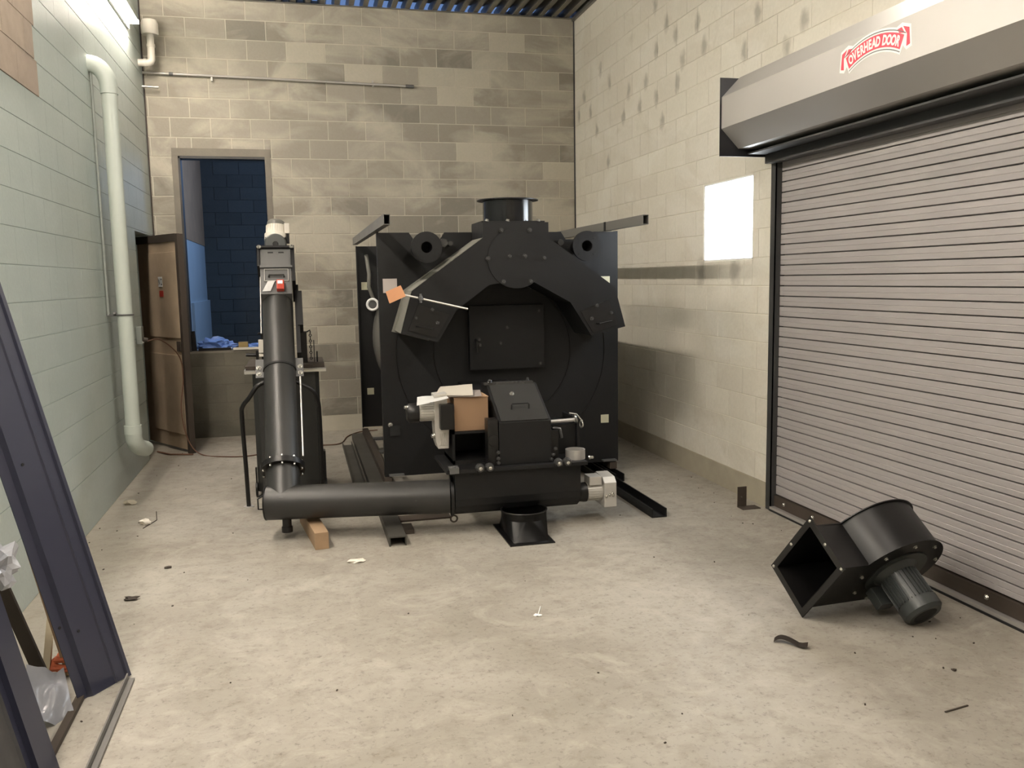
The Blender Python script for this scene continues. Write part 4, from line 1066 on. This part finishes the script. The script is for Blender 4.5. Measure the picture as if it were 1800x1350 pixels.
single(B().quadbar((-1.07, 3.76, .012), (-1.34, 3.9, .72), .05, .02, (0, 1, 0)), 'brown_plank', 'brown', 'narrow brown plank leaning left of the rope bundle', 'plank')
q = B()
for k in range(6): q.ring((-1.07+.004*k, 3.96, .035+.012*k), (.3*math.sin(k), .3*math.cos(k*2), 1), .045-.003*k, .011, 20, 6)
single(q, 'rope_bundle', 'orange', 'small orange-red rope bundle on the floor behind the leaning panel', 'rope')
sheet([(-1.05, 3.42, .03), (-.93, 3.55, .0), (-1.0, 3.72, .12), (-1.10, 3.6, .2)], 'crumpled_paper', 'clear', 'crumpled pale plastic wrapping on the floor at lower left', 'plastic wrap', .004, sub=10, amp=.06, seed=3)
single(B().blob((-1.16, 3.55, .62), .07, .07, .09, 3, .8, 4), 'plastic_wrap', 'clear', 'clear shiny plastic wrap bunched at the left edge between the panels', 'plastic wrap')
# floor tracks
single(B().box(-.955, -.925, 2.9, 3.72, 0, .02), 'floor_track', 'brown', 'rusty thin floor strip running toward the camera, left one of two', 'track')
single(B().box(-.785, -.755, 2.75, 3.82, 0, .012).box(-.785, -.779, 2.75, 3.82, .012, .035), 'floor_track', 'bar', 'grey steel angle strip on the floor, right one of two by the panel', 'track')

# ------------------------------------------------------------------ small floor things
single(B().box(3.03, 3.10, 5.58, 5.588, 0, .15).box(3.03, 3.17, 5.50, 5.588, 0, .006).bolt((3.06, 5.58, .07), (0, -1, 0), .008), 'angle_bracket', 'brown', 'small dark angle bracket standing on the floor by the door guide', 'bracket')
def strip_curl():
    q = B(); vs = []; n_ = 12
    for i in range(n_+1):
        t = i/n_; x = 2.05+.105*t; y = 3.42-.09*t+.02*math.sin(t*5); z = .006+.014*abs(math.sin(t*math.pi*1.3))
        vs += [(x-.012, y-.016, z), (x+.012, y+.016, z+.006)]
    q._add(vs, [(2*i, 2*i+1, 2*i+3, 2*i+2) for i in range(n_)], True); bmesh.ops.solidify(q.bm, geom=q.bm.faces[:], thickness=.003); return q
single(strip_curl(), 'rubber_strip', 'brown', 'curled dark brown strip lying on the floor in front of the fan', 'strip')
def scrap(x, y, r, mat, label, cat, seed, flat=.3):
    single(B().blob((x, y, r*flat*.9), r, r*.7, r*flat, 2, .9, seed), label.split('|')[0], mat, label.split('|')[1], cat)
scrap(-1.12, 6.40, .035, 'paper', 'paper_scrap|crumpled white paper scrap near the foot of the left wall', 'paper', 3, .6)
scrap(.27, 5.15, .05, 'paper', 'paper_scrap|flat cream paper scrap on the floor before the wood block', 'paper', 5, .15)
scrap(1.09, 4.02, .018, 'logowhite', 'paper_scrap|tiny white scrap on the floor in the middle foreground', 'paper', 6, .3)
single(B().quadbar((1.095, 4.03, .003), (1.135, 4.13, .003), .004, .004), 'plastic_tie', 'logowhite', 'thin white plastic tie beside the tiny white scrap', 'tie')
scrap(-.95, 4.85, .035, 'brown', 'dead_leaf|curled brown dead leaf on the floor right of the tall leaning panel', 'leaf', 8, .3)
scrap(-.83, 5.35, .02, 'brown', 'dead_leaf|small brown leaf farther from the leaning panel', 'leaf', 9, .3)
scrap(-1.33, 7.05, .04, 'curb', 'stone_chip|pale stone chip by the left wall under the downpipe', 'stone', 10, .5)
scrap(2.62, 2.95, .012, 'brown', 'small_twig|tiny brown twig bit on the floor at lower right', 'twig', 11, .4)
single(B().quadbar((2.33, 2.66, .003), (2.45, 2.68, .003), .006, .004), 'thin_twig', 'brown', 'thin dark twig on the floor at lower right', 'twig')
single(B().tube([(-1.1, 6.75, .003), (-1.06, 6.5, .003), (-1.12, 6.3, .003)], .003, 6), 'wire_offcut', 'brown', 'thin bent wire on the floor near the left wall', 'wire')
q = B(); rnd = random.Random(3)
for i in range(110):
    x, y = rnd.uniform(-1.4, 3.1), rnd.uniform(2.6, 9.7)
    if rnd.random() < .55: x = rnd.choice((rnd.uniform(-1.43, -1.0), rnd.uniform(2.75, 3.2)))
    r_ = rnd.uniform(.0015, .006); a = rnd.uniform(0, 3.14)
    q.quadbar((x, y, .002), (x+r_*2*math.cos(a), y+r_*2*math.sin(a), .003), r_*1.3, .004)
o = single(q, 'floor_grit', 'brown', 'scattered dark grit and crumbs across the concrete floor', 'grit'); o['kind'] = 'stuff'
